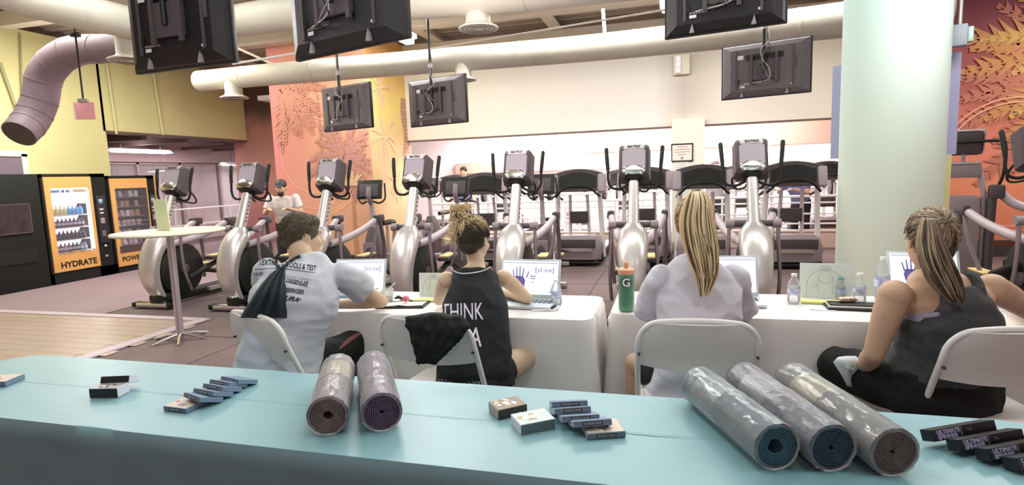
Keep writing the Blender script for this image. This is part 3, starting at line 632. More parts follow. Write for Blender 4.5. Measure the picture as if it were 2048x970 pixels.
# ================================================================== CROSS TRAINERS
def ring_sup(c, ax, ay, rx, ry, n=20, e=2.6):
    o = []
    for k in range(n):
        q = 2 * math.pi * k / n; cs, sn = math.cos(q), math.sin(q)
        o.append(c + ax * rx * math.copysign(abs(cs) ** (2 / e), cs) + ay * ry * math.copysign(abs(sn) ** (2 / e), sn))
    return o
def make_trainer():
    t = thing('cross_trainer', 'x', 'cross trainer', (0, 0, 0), 0, 'silver cross trainers in the front row')
    X = V((1, 0, 0))
    f = MB().box(0, 0, .05, .5, .11, .06, bev=.025).build('front_foot', CHROME, t)
    for s in (-1, 1): MB().box(s * .27, 0, .05, .07, .115, .066, bev=.02).build('end_cap', BLACK, f)
    MB().box(0, .1, .12, .17, .2, .1, bev=.03).build('foot_block', BLACK, t)
    outer = smooth_path([(.02, .1), (-.07, .24), (-.115, .43), (-.08, .64), (.03, .84), (.16, .96), (.27, 1.0)], 5) if False else None
    op = [(.06, .12), (-.04, .25), (-.09, .43), (-.065, .62), (.02, .8), (.13, .93), (.25, 1.0)]
    ip = [(.13, .13), (.07, .28), (.05, .45), (.09, .62), (.18, .75), (.29, .85), (.37, .93)]
    wd = [.085, .105, .125, .14, .15, .14, .07]
    O = smooth_path([V((0, a, b)) for a, b in op], 4); I = smooth_path([V((0, a, b)) for a, b in ip], 4); W = interp(wd, len(O))
    R = []
    for o_, i_, w_ in zip(O, I, W):
        c = (o_ + i_) / 2; d = (i_ - o_); R.append(ring_sup(c, X, d.normalized(), w_, d.length / 2 + .02, 24, 2.3))
    MB().loft(R).build('shroud', SILVER, t, 60)
    mb = MB(); prof = [(0, -.115), (.29, -.115), (.335, -.09), (.345, 0), (.335, .09), (.29, .115), (0, .115)]
    M = Matrix.Translation((0, .40, .44)) @ Matrix.Rotation(math.pi / 2, 4, 'Y'); mb.lathe(prof, 40, M); fw = mb.build('flywheel_cover', RUBBER, t)
    for s in (-1, 1): MB().lathe([(0, -.01), (.062, -.01), (.062, .012), (.05, .018), (0, .018)], 20, Matrix.Translation((s * .12, .40, .44)) @ Matrix.Rotation(math.pi / 2 * s, 4, 'Y')).build('hub', DARKG, fw)
    MB().box(0, .95, .07, .1, 1.5, .09, bev=.02).build('base_beam', RUBBER, t)
    r = MB().box(0, 1.72, .05, .6, .1, .07, bev=.025).build('rear_foot', SILVER2, t)
    for s in (-1, 1): MB().box(s * .15, 1.2, .11, .05, .95, .05).build('rail', SILVER2, t)
    # mast
    a, b = V((0, .22, .9)), V((0, .44, 1.42)); d = (b - a).normalized(); sd_ = X.cross(d).normalized()
    mm = MB().loft([ring_sup(a + (b - a) * k / 4, X, sd_, .058 - .002 * k, .062 - .003 * k, 20, 3) for k in range(5)]).build('mast', SILVER, t, 50)
    for x in (-.028, .028): MB().tube([a + X * x - sd_ * -.0 + d * .08 - V((0, .062, 0)) * 1.0, b + X * x - V((0, .055, 0)) - d * .03], .0035, 6).build('groove', mat('groove_light', 'efecec', .3, .5), mm)
    for k in range(7):
        for s in (-1, 1): c = a + d * (.17 + k * .05) + X * s * .057; MB().tube([c, c + X * s * .004], .009, 8).build('adjust_hole', BLACK, mm)
    # neck collar and console
    c = V((0, .44, 1.44)); tl = Matrix.Rotation(math.radians(-20), 3, 'X')
    cu = lambda x, y, z: c + tl @ V((x, y, z))
    MB().loft([ring_sup(cu(0, .02, z), X, tl @ V((0, 1, 0)), w_, dd, 24, 2.6) for z, w_, dd in ((-.06, .06, .06), (-.01, .1, .085), (.03, .125, .09), (.06, .12, .08))]).build('neck_collar', BLACK, t, 60)
    MB().loft([ring_sup(cu(0, y_, z), X, tl @ V((0, 1, 0)), w_, .03, 24, 3) for z, w_, y_ in ((.0, .09, -.07), (.03, .118, -.075), (.07, .112, -.07), (.1, .07, -.062))]).build('silver_collar', CHROME, t, 60)
    cn = MB(); 
    def crect(y, w0, w1, z0, z1, k=.02): return [cu(-w0, y, z0), cu(w0, y, z0), cu(w0 + (w1 - w0), y, z0 + k), cu(w1, y, z1 - k), cu(w1 - k, y, z1), cu(-w1 + k, y, z1), cu(-w1, y, z1 - k), cu(-w1, y, z0 + k)]
    cn.loft([crect(-.055, .095, .128, .02, .315), crect(-.03, .11, .148, -.01, .34), crect(.09, .13, .165, -.04, .325)]); co = cn.build('console', DARKG, t, 20)
    MB().loft([crect(-.066, .085, .113, .045, .282), crect(-.05, .09, .118, .04, .288)]).build('console_back', mat('console_grey', 'a59ba6', .5), co, 20)
    MB().loft([crect(-.07, .112, .098, .284, .325, .012), crect(-.028, .132, .122, .28, .345, .012)]).build('console_brow', SILVER2, co, 20)
    MB().add([cu(-.12, .096, .0), cu(.12, .096, .0), cu(.12, .096, .27), cu(-.12, .096, .27)], [(0, 1, 2, 3)]).build('screen', mat('con_screen', '101216', .2), co)
    xx = tl @ V((1, 0, 0)); nn = tl @ V((0, -1, 0))
    text('MATRIX', .036, DARKG, co, MT(cu(0, -.0755, .305), (1, 0, 0), nn), ext=.001, bold=.0008)
    # moving handles, J shaped, with grips
    for s in (-1, 1):
        h = MB().tube([cu(s * .05, .05, -.06), cu(s * .14, .06, -.1), cu(s * .225, .05, -.09), cu(s * .262, .03, -.02), cu(s * .265, 0, .09), cu(s * .275, -.02, .2)], .0145, 10, smooth=6).build('handle', RUBBER, t)
        MB().tube([cu(s * .265, .0, .09), cu(s * .275, -.02, .2), cu(s * .283, -.03, .3), cu(s * .285, -.03, .315)], [.019, .021, .021, .012], 10, smooth=4).build('grip', RUBBER, h)
        MB().tube([cu(s * .12, .09, .08), cu(s * .16, .2, .0), cu(s * .12, .28, -.06), cu(s * .05, .2, -.08), cu(s * .03, .05, -.08)], .011, 8, smooth=5).build('pulse_grip', RUBBER, t)
    # pivot across mast and swing tubes
    pv = MB().tube([(-.2, .3, .965), (.2, .3, .965)], .03, 14).build('pivot', DARKG, t)
    for s in (-1, 1): MB().tube([(s * .17, .3, .965), (s * .245, .3, .965)], .042, 14).build('pivot_cap', MIDG, pv)
    for s in (-1, 1):
        MB().tube([(s * .215, .3, .97), (s * .225, .27, .7), (s * .24, .28, .42), (s * .235, .36, .17)], .018, 9, smooth=5).build('swing_tube', mat('mauve_metal', '8d7d84', .4, .4), t)
        a_ = MB().tube([(s * .1, .24, .78), (s * .17, .5, .82), (s * .24, .78, .9), (s * .29, 1.02, 1.0)], [.042, .045, .04, .038], 12, smooth=5).build('side_arm', LIGHTG, t)
        MB().box(s * .3, 1.08, 1.01, .075, .2, .1, bev=.03).build('arm_cap', DARKG, a_)
        MB().tube([(s * .3, 1.1, .98), (s * .31, 1.16, .6), (s * .27, 1.1, .2)], [.028, .024, .022], 10, smooth=4).build('link_tube', mat('link_grey', '6f6267', .45, .3), t)
        MB().tube([(s * .3, 1.04, .98), (s * .28, .96, .7), (s * .2, .9, .42)], .02, 8).build('rear_link', MIDG, t)
        z = .32 if s < 0 else .46
        MB().tube([(s * .15, .42, .44 + (.12 if s < 0 else -.12)), (s * .17, .95, z + .02), (s * .17, 1.62, .17)], [.035, .035, .03], 8).build('pedal_arm', RUBBER, t)
        p_ = MB().box(s * .17, .92, z + .07, .15, .36, .05, bev=.015).build('pedal', DARKG, t)
        MB().box(s * .17, .92, z + .1, .12, .31, .02, bev=.006).build('pedal_pad', YPAD, p_)
    return t
TR0 = make_trainer()
TL = ['leftmost silver cross trainer, partly behind the tall round cocktail table', 'second silver cross trainer from left, just left of the man in grey shirt', 'third silver cross trainer from left, above the seated man', 'silver cross trainer between the seated man and the woman with blond bun', 'silver cross trainer behind the open laptop right of the blond bun', 'silver cross trainer directly behind the green squeeze bottle', 'silver cross trainer seen head on between long blond ponytail and column', 'cross trainer at the right edge, only its black handles showing']
TXX = [-6.2, -5.03, -3.9, -2.77, -1.57, -.33, .79, 3.12]
for i, x in enumerate(TXX):
    o = TR0 if i == 0 else clone(TR0)
    o.location = (x, 5.5, 0); o['label'] = TL[i]
# ---- second row: upright machines with dark console on a stalk
def make_bike():
    t = thing('exercise_bike', 'x', 'exercise bike', (0, 0, 0), 0, 'dark console bikes in the second row'); X = V((1, 0, 0))
    MB().box(0, 0, .06, .55, .1, .07, bev=.02).build('front_foot', SILVER2, t); MB().box(0, 1.1, .06, .5, .1, .07, bev=.02).build('rear_foot', SILVER2, t); MB().box(0, .55, .1, .12, 1.1, .08).build('base_beam', DARKG, t)
    R = [ring_sup(V((0, y, z)), X, V((0, 1, 0)), w_, d_, 20, 2.8) for y, z, w_, d_ in ((.3, .1, .1, .26), (.3, .35, .12, .3), (.28, .6, .11, .22), (.25, .78, .06, .1))]
    MB().loft(R).build('body_shell', DARKG, t, 50); MB().box(0, .05, .42, .2, .03, .28, bev=.01).build('vent_panel', MIDG, t)
    MB().tube([(0, .25, .75), (0, .22, 1.25)], [.04, .03], 12).build('stalk', LIGHTG, t)
    tl = Matrix.Rotation(math.radians(-16), 4, 'X'); M = Matrix.Translation((0, .2, 1.36)) @ tl
    MB().box(0, 0, 0, .4, .045, .3, None, bev=.02).build('console', BLACK, t, M=M)
    MB().box(0, -.03, -.02, .3, .03, .2, None, bev=.012).build('console_rear', DARKG, t, M=M)
    MB().tube([M @ V((0, -.04, .03)), M @ V((0, -.05, -.1)), V((0, .2, 1.15))], [.036, .04, .035], 12).build('console_neck', MIDG, t)
    for s in (-1, 1): MB().tube([M @ V((s * .05, .02, -.18)), M @ V((s * .14, .06, -.2)), M @ V((s * .21, .1, -.12)), M @ V((s * .2, .1, .05)), M @ V((s * .19, .1, .12))], .014, 8, smooth=5).build('handle', RUBBER, t)
    MB().tube([(0, .8, .1), (0, .84, .75)], .03).build('seat_post', SILVER2, t)
    MB().loft([ring_sup(V((0, y, .8)), X, V((0, 0, 1)), w_, .04, 16) for y, w_ in ((.66, .03), (.8, .07), (.95, .12), (1.0, .1))]).build('saddle', BLACK, t)
    for s in (-1, 1): MB().tube([(0, .36, .34), (s * .16, .36, .34), (s * .16, .36 + s * .12, .3)], .016, 8).build('crank', SILVER2, t); MB().box(s * .21, .36 + s * .13, .3, .1, .12, .03, bev=.008).build('pedal', YPAD, t)
    return t
BK0 = make_bike()
BX = [(743, 388, 8.7), (915, 382, 8.4), (1083, 374, 8.2), (857, 377, 10.8), (397, 470, 9.6)]
BL = ['bike with tilted dark console in front of the orange palm mural', 'bike with dark console right above the blond bun', 'bike with dark console left of the wide treadmill display', 'bike console peeking out between cross trainers beside the mural edge', None]
for i, (px, py, d_) in enumerate(BX[:4]):
    o = BK0 if i == 0 else clone(BK0); p = D(px, py, d_); o.location = (p.x, p.y - .2, 0); o['label'] = BL[i]; o.rotation_euler.z = (.12, .1, .02, 0)[i]
# ---- treadmills
def make_mill():
    t = thing('treadmill', 'x', 'treadmill', (0, 0, 0), 0, 'treadmills facing the camera'); X = V((1, 0, 0))
    MB().box(0, .95, .14, .78, 1.8, .12, bev=.02).build('deck', RUBBER, t); MB().box(0, 1.05, .205, .5, 1.55, .012).build('belt', mat('belt_black', '1e1c1e', .7), t)
    for s in (-1, 1): MB().box(s * .33, 1.05, .21, .1, 1.55, .025, bev=.008).build('foot_rail', SILVER2, t)
    h = MB().loft([ring_sup(V((0, .15, z)), X, V((0, 1, 0)), w_, d_, 24, 4) for z, w_, d_ in ((.12, .38, .24), (.3, .4, .25), (.45, .36, .2), (.5, .28, .12))]).build('motor_hood', MIDG, t, 50)
    MB().box(0, -.1, .27, .5, .03, .035).build('hood_trim', CHROME, h); MB().box(0, -.085, .38, .6, .03, .14, bev=.01).build('hood_panel', DARKG, h)
    MB().tube([(-.34, -.04, .07), (.34, -.04, .07)], .035, 12).build('roller', BLACK, t)
    for s in (-1, 1):
        MB().tube([(s * .38, .3, .12), (s * .36, .28, .7), (s * .34, .22, 1.22)], [.045, .04, .038], 14, smooth=3).build('upright', WHITEP, t)
        MB().tube([(s * .16, .3, .4), (s * .15, .28, .8), (s * .14, .24, 1.15)], .028, 10).build('inner_post', mat('light_post', 'd8cfd2', .4), t)
        MB().tube([(s * .34, .24, 1.15), (s * .37, .5, 1.1), (s * .37, .8, 1.05)], .022, 8, smooth=4).build('hand_rail', RUBBER, t)
        MB().box(s * .385, .2, 1.33, .13, .14, .3, Matrix.Rotation(-.25, 3, 'X'), bev=.03).build('console_side', LIGHTG, t)
    rg = []
    n = 12
    top = [V((-.4 + .8 * k / n, 0, .02 + .075 * math.sin(math.pi * k / n))) for k in range(n + 1)]
    M = Matrix.Translation((0, .2, 1.42)) @ Matrix.Rotation(-.25, 4, 'X')
    poly = [(-.4, -.22), (.4, -.22)] + [(p.x, p.z + .04) for p in top[::-1]]
    MB().prism(poly, .08, M).build('console_shell', DARKG, t); poly2 = [(-.3, -.17), (.3, -.17)] + [(p.x * .75, p.z - .01) for p in top[::-1]]
    MB().prism(poly2, .1, M).build('display_back', BLACK, t)
    MB().prism([(-.4, .0), (.4, .0)] + [(p.x, p.z + .06) for p in top[::-1]], .05, M @ Matrix.Translation((0, .02, .0))).build('console_brow', MIDG, t)
    MB().tube([(-.36, .12, 1.12), (-.2, .02, 1.26), (0, -.02, 1.3), (.2, .02, 1.26), (.36, .12, 1.12)], .018, 8, smooth=6).build('cross_bar', RUBBER, t)
    MB().box(0, .24, .78, .3, .06, .2, bev=.02).build('cable_box', DARKG, t)
    return t
ML0 = make_mill()
MLs = [(1153, 9.0, 0, 'wide treadmill between the fifth and sixth silver cross trainers'), (962, 8.9, 1, 'treadmill with grey side panels behind the blond bun woman'), (1590, 8.9, 2, 'large treadmill just left of the round column'), (1408, 8.9, 3, 'treadmill half hidden behind the long blond ponytail'), (1290, 9.4, 4, 'treadmill hidden behind the cross trainer over the green bottle')]
for px, yy, i, lb in MLs:
    o = ML0 if i == 0 else clone(ML0); p = GY(px, 400, yy); o.location = (p.x, yy, 0); o['label'] = lb
for k, (px, yy, lb) in enumerate(((1250, 12.2, 'far treadmill left of the cream pillar'), (1660, 12.0, 'far treadmill beside the column edge'), (1490, 12.2, 'far treadmill behind the head on cross trainer'), (905, 12.4, 'far treadmill beside the mural edge'), (1000, 12.1, 'far treadmill behind the gap between the dark consoles'))):
    o = clone(ML0); p = GY(px, 400, yy); o.location = (p.x, yy, 0); o['label'] = lb; o['group'] = 'treadmills beyond the rail'
# white rail behind the treadmills
t = thing('railing', 'white metal railing on the low wall behind the treadmills', 'railing', (-1, 11.35, .32))
for z in (.12, .3, .5, .62): MB().tube([(-4, 0, z), (4, 0, z)], .016 if z < .6 else .024, 8).build('rail', WHITEP, t)
for k in range(9): MB().tube([(-4 + k, 0, 0), (-4 + k, 0, .64)], .02, 8).build('post', WHITEP, t)
# weight racks beyond
def make_rack():
    t = thing('weight_rack', 'x', 'weight rack', (0, 0, 0), 0, 'white weight racks in the far room')
    for x in (-.55, .55):
        for y in (0, .8): MB().box(x, y, .72, .08, .08, 1.44).build('upright', WHITEP, t)
        MB().box(x, .4, .06, .08, .8, .06).build('foot_beam', WHITEP, t)
    for z, y in ((1.4, 0), (1.4, .8), (.5, .8), (.95, 0)): MB().box(0, y, z, 1.1, .06, .06).build('cross_beam', WHITEP, t)
    MB().tube([(-.8, -.06, 1.0), (.8, -.06, 1.0)], .014, 8).build('bar', CHROME, t)
    for s in (-1, 1):
        for k in range(2): MB().lathe([(.02, -.02), (.2, -.02), (.2, .02), (.02, .02)], 18, Matrix.Translation((s * (.66 + k * .06), -.06, 1.0)) @ Matrix.Rotation(math.pi / 2, 4, 'Y')).build('weight_plate', DARKG, t)
    for k in range(7): MB().box(0, .74, .12 + k * .05, .3, .1, .042, bev=.004).build('stack_weight', MIDG, t)
    MB().box(.0, .2, .42, .28, .7, .07, bev=.02).build('bench_pad', DARKG, t); MB().tube([(0, .2, .4), (0, .2, .03)], .04).build('bench_leg', WHITEP, t)
    return t
RK0 = make_rack()
for i, (x, y) in enumerate(((-4.0, 14.4), (-2.2, 14.3), (-.5, 14.5), (1.2, 14.3), (2.9, 14.4), (-3.0, 16.6), (-1.0, 16.5), (1.0, 16.6), (3.0, 16.5))):
    o = RK0 if i == 0 else clone(RK0); o.location = (x, y, 0); nm = ['leftmost', 'second from left', 'middle', 'second from right', 'rightmost']
    o['label'] = ('white weight rack beyond the railing, %s of its row' % nm[i]) if i < 5 else 'white weight rack at the back of the far room, %s of four' % ['leftmost', 'second', 'third', 'rightmost'][i - 5]
# ---- machine right of column
p = GZ(1945, 580, 0); p = V((D(1930, 300, 6.6).x, D(1930, 300, 6.6).y, 0))
t = thing('stair_climber', 'grey stair climber right of the round column, facing the orange mural', 'stair climber', p, math.radians(-8))
X = V((1, 0, 0))
MB().box(0, .1, 1.7, .42, .07, .3, Matrix.Rotation(.2, 3, 'X'), bev=.04).build('console_frame', LIGHTG, t)
MB().box(0, .05, 1.69, .36, .07, .27, Matrix.Rotation(.2, 3, 'X'), bev=.05).build('console', DARKG, t)
MB().tube([(-.34, .02, 1.68), (-.1, 0, 1.7), (.3, 0, 1.7), (.38, .03, 1.64), (.39, .06, 1.35), (.36, .1, 1.18)], .017, 8, smooth=5).build('handle_bar', RUBBER, t)
MB().tube([(0, .04, 1.56), (0, .08, 1.44)], .022).build('stalk', SILVER2, t)
MB().box(0, .12, 1.37, .38, .16, .16, bev=.03).build('upper_housing', MIDG, t); MB().box(0, .12, 1.46, .34, .18, .03, bev=.01).build('tray', LIGHTG, t)
for s in (-1, 1): MB().tube([(s * .18, .12, 1.38), (s * .24, .14, 1.1), (s * .26, .16, .1)], .03, 10).build('side_post', LIGHTG, t)
MB().box(-.02, .2, .55, .44, .3, 1.05, bev=.05).build('tower', MIDG, t)
MB().tube([(.34, .1, 1.16), (.5, .05, .98), (.75, 0, .9), (1.0, 0, .92)], .05, 10, smooth=5).build('side_arm', LIGHTG, t)
MB().box(.34, .08, 1.12, .14, .14, .16, bev=.03).build('knuckle', DARKG, t); MB().tube([(.3, .08, 1.05), (.3, .1, .05)], .05, 10).build('pivot_post', DARKG, t)
MB().box(.3, -.1, .05, 1.1, .14, .09, bev=.02).build('foot', BLACK, t); MB().box(.75, -.05, .38, .28, .3, .04, bev=.01).build('step', YPAD, t); MB().tube([(.42, -.0, .3), (.85, -.1, .34), (1.05, -.2, .6)], .04, 8).build('link', RUBBER, t)
# ================================================================== TABLES AND CLOTHS
def folding_table(label, x0, x1, y0, y1, rz=0):
    cx, cy = (x0 + x1) / 2, (y0 + y1) / 2; W, Dp = x1 - x0 - .04, y1 - y0 - .04
    t = thing('folding_table', label, 'table', (cx, cy, 0), rz, 'folding tables under cloths')
    MB().box(0, 0, .715, W, Dp, .04, bev=.008).build('tabletop', WHITEP, t)
    for sx in (-1, 1):
        for sy in (-1, 1): MB().tube([(sx * (W / 2 - .2), sy * (Dp / 2 - .06), .7), (sx * (W / 2 - .2), sy * (Dp / 2 - .06), 0)], .014).build('leg', DARKG, t)
        MB().tube([(sx * (W / 2 - .2), -Dp / 2 + .06, .3), (sx * (W / 2 - .2), Dp / 2 - .06, .3)], .01).build('stretcher', DARKG, t)
def cloth(label, x0, x1, y0, y1, drop, m, seed, rz=0, rc=.06, amp=.03, notch=None, crn=.0):
    cx, cy = (x0 + x1) / 2, (y0 + y1) / 2; hx, hy = (x1 - x0) / 2, (y1 - y0) / 2; zt = .742
    N = 420; per = []
    segs = [(hx - rc, -hy, 1, 0, 2 * (hy - rc)), ]
    # rounded rectangle outline by arc length
    def outline(hx, hy, rc, n):
        L = [2 * (hx - rc), math.pi * rc / 2, 2 * (hy - rc), math.pi * rc / 2] * 2; tot = sum(L); o = []
        for k in range(n):
            s = k / n * tot; i = 0
            while s > L[i]: s -= L[i]; i += 1
            if i == 0: o.append((-hx + rc + s, -hy, 0, -1))
            elif i == 1: a = s / rc; o.append((hx - rc + rc * math.sin(a), -hy + rc - rc * math.cos(a), math.sin(a), -math.cos(a)))
            elif i == 2: o.append((hx, -hy + rc + s, 1, 0))
            elif i == 3: a = s / rc; o.append((hx - rc + rc * math.cos(a), hy - rc + rc * math.sin(a), math.cos(a), math.sin(a)))
            elif i == 4: o.append((hx - rc - s, hy, 0, 1))
            elif i == 5: a = s / rc; o.append((-hx + rc - rc * math.sin(a), hy - rc + rc * math.cos(a), -math.sin(a), math.cos(a)))
            elif i == 6: o.append((-hx, hy - rc - s, -1, 0))
            else: a = s / rc; o.append((-hx + rc - rc * math.cos(a), -hy + rc - rc * math.sin(a), -math.cos(a), -math.sin(a)))
        return o
    O = outline(hx, hy, rc, N); rings = []
    for q in (0.02, .12, .24, .36, .48, .6, .7, .8, .88, .94, .98):
        rg = []
        for x, y, nx, ny in O:
            X_ = math.copysign(max(0, abs(x) - (1 - q) * hy), x) if hx > hy else x * q; Y_ = y * q
            z = .0018 * noise.noise(V((X_ * 3.1 + seed, Y_ * 7, 0))) - .0016 * abs(noise.noise(V((X_ * 5 - Y_ * 3 + seed, Y_ * 2.2 + X_ * 1.3, 3))))
            rg.append(V((X_, Y_, zt + z)))
        rings.append(rg)
    nz = 18
    for k in range(nz + 1):
        s = k / nz * (drop + .02); rg = []
        for i, (x, y, nx, ny) in enumerate(O):
            u = x * (1 if abs(ny) > .5 else 0) + y * (1 if abs(nx) > .5 else 0); corner = abs(nx * ny) * 2
            if s < .02: out, z = s * .5, zt - s * s * 18
            else: out, z = .012, zt - (s - .008)
            g = max(0, s - .03) / max(.1, drop)
            fold = noise.noise(V((x * 2.3 + seed, y * 2.3, z * .8 + seed))) * .6 + .4 * noise.noise(V((x * 6 + seed, y * 6, z * .5)))
            out += g * (amp * (1.0 + fold * 1.1) + corner * crn)
            out += .004 * noise.noise(V((x * 9, y * 9, z * 16 + seed))) * min(1, g * 8)
            z2 = z
            if notch and abs(x - notch) < .06 and ny > .5: z2 -= .03 * (1 - abs(x - notch) / .06)
            rg.append(V((x + nx * out, y + ny * out, z2)))
        rings.append(rg)
    mb = MB(); mb.loft(rings, caps=False); vs = rings[0]; o0 = len(mb.v); mb.add([sum(vs, V()) / len(vs)] + vs, [(0, 1 + i, 1 + (i + 1) % N) for i in range(N)])
    me = mb.mesh('tablecloth', m, 60)
    o = put('tablecloth', me, None, (cx, cy, 0), label, 'tablecloth', None); o.rotation_euler.z = rz; return o
CY = mat('teal_vinyl_cloth', '88b2ba', .38, var=.05, vscale=2.5, bump=.12, bscale=9, stretch=(1, 2, 1))
WCL = mat('white_vinyl_cloth', 'ece8e4', .35, var=.03, vscale=3, bump=.12, bscale=8)
folding_table('long folding table in the foreground under teal white cloth', -2.9, 1.02, 1.33, 1.86)
cloth('pale teal vinyl cloth over the long foreground table', -2.93, 1.05, 1.31, 1.89, .6, CY, 2, rc=.14, amp=.02, notch=.45 - .94 - .0)
folding_table('folding table behind the man and the woman with bun, under white cloth', -2.5, -.4, 2.87, 3.42)
cloth('white plastic cloth over left rear table where the man sits', -2.54, -.38, 2.85, 3.44, .66, WCL, 5, rc=.07, amp=.035, crn=.045)
folding_table('folding table in front of the women at right, under white cloth', -.26, 2.25, 3.02, 3.58)
cloth('white plastic cloth over right rear table with the bottles', -.3, 2.3, 3.0, 3.6, .66, WCL, 9, rc=.07, amp=.035, crn=.045)
# ================================================================== FOLDING CHAIRS
def make_chair():
    t = thing('folding_chair', 'x', 'chair', (0, 0, 0), 0, 'white folding chairs'); Wc = .25  # back towards -y, seat towards +y
    Ct = mat('chair_white', 'f2efec', .38); Cp = mat('chair_panel_white', 'efe9e4', .42)
    # rear hoop: from front feet up to the rounded top of the back
    pts = [(-Wc + .01, .30, .0), (-Wc, .10, .42), (-Wc, -.02, .7), (-Wc + .012, -.045, .79), (-Wc + .055, -.06, .84), (-Wc + .12, -.065, .855), (0, -.065, .86), (Wc - .12, -.065, .855), (Wc - .055, -.06, .84), (Wc - .012, -.045, .79), (Wc, -.02, .7), (Wc, .10, .42), (Wc - .01, .30, .0)]
    MB().tube(pts, .0125, 10, smooth=6).build('back_frame', Ct, t)
    # panel
    def px(z): return Wc - .008 - max(0, (z - .76)) ** 2 * 6
    mb = MB(); rg = []; n = 12
    for side in (0, 1):
        for j in range(9):
            z = .645 + (.85 - .645) * j / 8
            row = []
            for i in range(n + 1):
                u = -1 + 2 * i / n; zz = z - (.022 * (1 - u * u) if j == 0 else .0)
                w_ = px(z); y = -.005 - (z - .64) * .28 - .028 * (1 - u * u) + (.006 if side else -.006)
                row.append(V((u * w_, y, zz)))
            rg.append(row)
    vs = [p for r in rg for p in r]; fs = []
    for side in (0, 1):
        for j in range(8):
            for i in range(n):
                a = side * 9 * (n + 1) + j * (n + 1) + i; fs.append((a, a + 1, a + n + 2, a + n + 1))
    off = 9 * (n + 1)
    edge = [i for i in range(n + 1)] + [j * (n + 1) + n for j in range(1, 9)] + [8 * (n + 1) + i for i in range(n - 1, -1, -1)] + [j * (n + 1) for j in range(7, 0, -1)]
    for a, b in zip(edge, edge[1:] + edge[:1]): fs.append((a, b, b + off, a + off))
    MB().add(vs, fs).build('backrest', Cp, t)
    for s in (-1, 1):
        MB().tube([(s * (Wc - .005), -.03, .7), (s * (Wc - .005), -.045, .7)], .006, 8).build('rivet', DARKG, t)
    # rear legs, seat, braces
    for s in (-1, 1):
        MB().tube([(s * (Wc - .028), .19, .45), (s * (Wc - .028), .02, .25), (s * (Wc - .02), -.18, 0)], .012, 8).build('rear_leg', Ct, t)
        MB().box(s * Wc, .3, .01, .03, .03, .02).build('rubber_foot', DARKG, t); MB().box(s * (Wc - .02), -.18, .01, .03, .03, .02).build('rubber_foot', DARKG, t)
        MB().tube([(s * (Wc - .02), .36, .44), (s * (Wc - .02), .02, .44)], .01, 8).build('seat_rail', Ct, t)
    R = [ring_sup(V((0, .19, z)), V((1, 0, 0)), V((0, 1, 0)), Wc - .03 + e, .2 + e, 28, 5) for z, e in ((.43, -.01), (.44, 0), (.455, 0), (.462, -.012))]
    MB().loft(R).build('seat', Cp, t)
    MB().tube([(-Wc + .02, -.1, .1), (Wc - .02, -.1, .1)], .008).build('crossbar', Ct, t); MB().tube([(-Wc, .2, .2), (Wc, .2, .2)], .008).build('crossbar', Ct, t)
    return t
CH0 = make_chair()
CHP = [(-1.98, 2.37, math.radians(-22), 'white folding chair the man with the drawstring bag sits on'), (-1.1, 2.43, math.radians(-6), 'white folding chair with a black jacket over its back'), (.12, 2.52, math.radians(3), 'white folding chair behind the woman with long blond ponytail'), (1.27, 2.56, math.radians(9), 'white folding chair at right, open gap showing black shorts')]
for i, (x, y, a, lb) in enumerate(CHP):
    o = CH0 if i == 0 else clone(CH0); o.location = (x, y, 0); o.rotation_euler.z = a; o['label'] = lb
# ================================================================== COCKTAIL TABLE
p = GZ(362, 680, 0); t = thing('cocktail_table', 'tall round pedestal table with chrome cross feet beside the leftmost cross trainer', 'table', p)
TT = GZ(362, 466, 1.06); h = 1.06
MB().lathe([(0, h), (.48, h), (.49, h + .012), (.48, h + .026), (0, h + .026)], 48).build('tabletop', mat('pale_tabletop', 'c9c6ae', .4), t)
MB().tube([(0, 0, .06), (0, 0, h)], .034, 16).build('pole', mat('pole_silver', 'c8bfc4', .3, .6), t)
MB().tube([(0, 0, h - .02), (0, 0, h)], .1, 16).build('top_plate', SILVER2, t)
for k in range(6):
    a = k * math.pi / 3 + .2; MB().tube([(0, 0, .07), (.14 * math.cos(a), .14 * math.sin(a), .045), (.27 * math.cos(a), .27 * math.sin(a), .012)], .014, 8).build('foot', CHROME, t)
q = D(336, 433, p.dot(_fh) + .02) if False else V((p.x - .09, p.y + .02, h + .028))
t = thing('card_sign', 'pale green card standing upright on the tall round table', 'sign', q)
MB().box(0, 0, .15, .155, .012, .3, Matrix.Rotation(.05, 3, 'X')).build('card', mat('pale_green_card', 'd3dab6', .5, var=.08, vscale=6), t); MB().box(0, .02, .006, .16, .06, .01).build('base', mat('card_base', 'd9dcc8', .4), t)
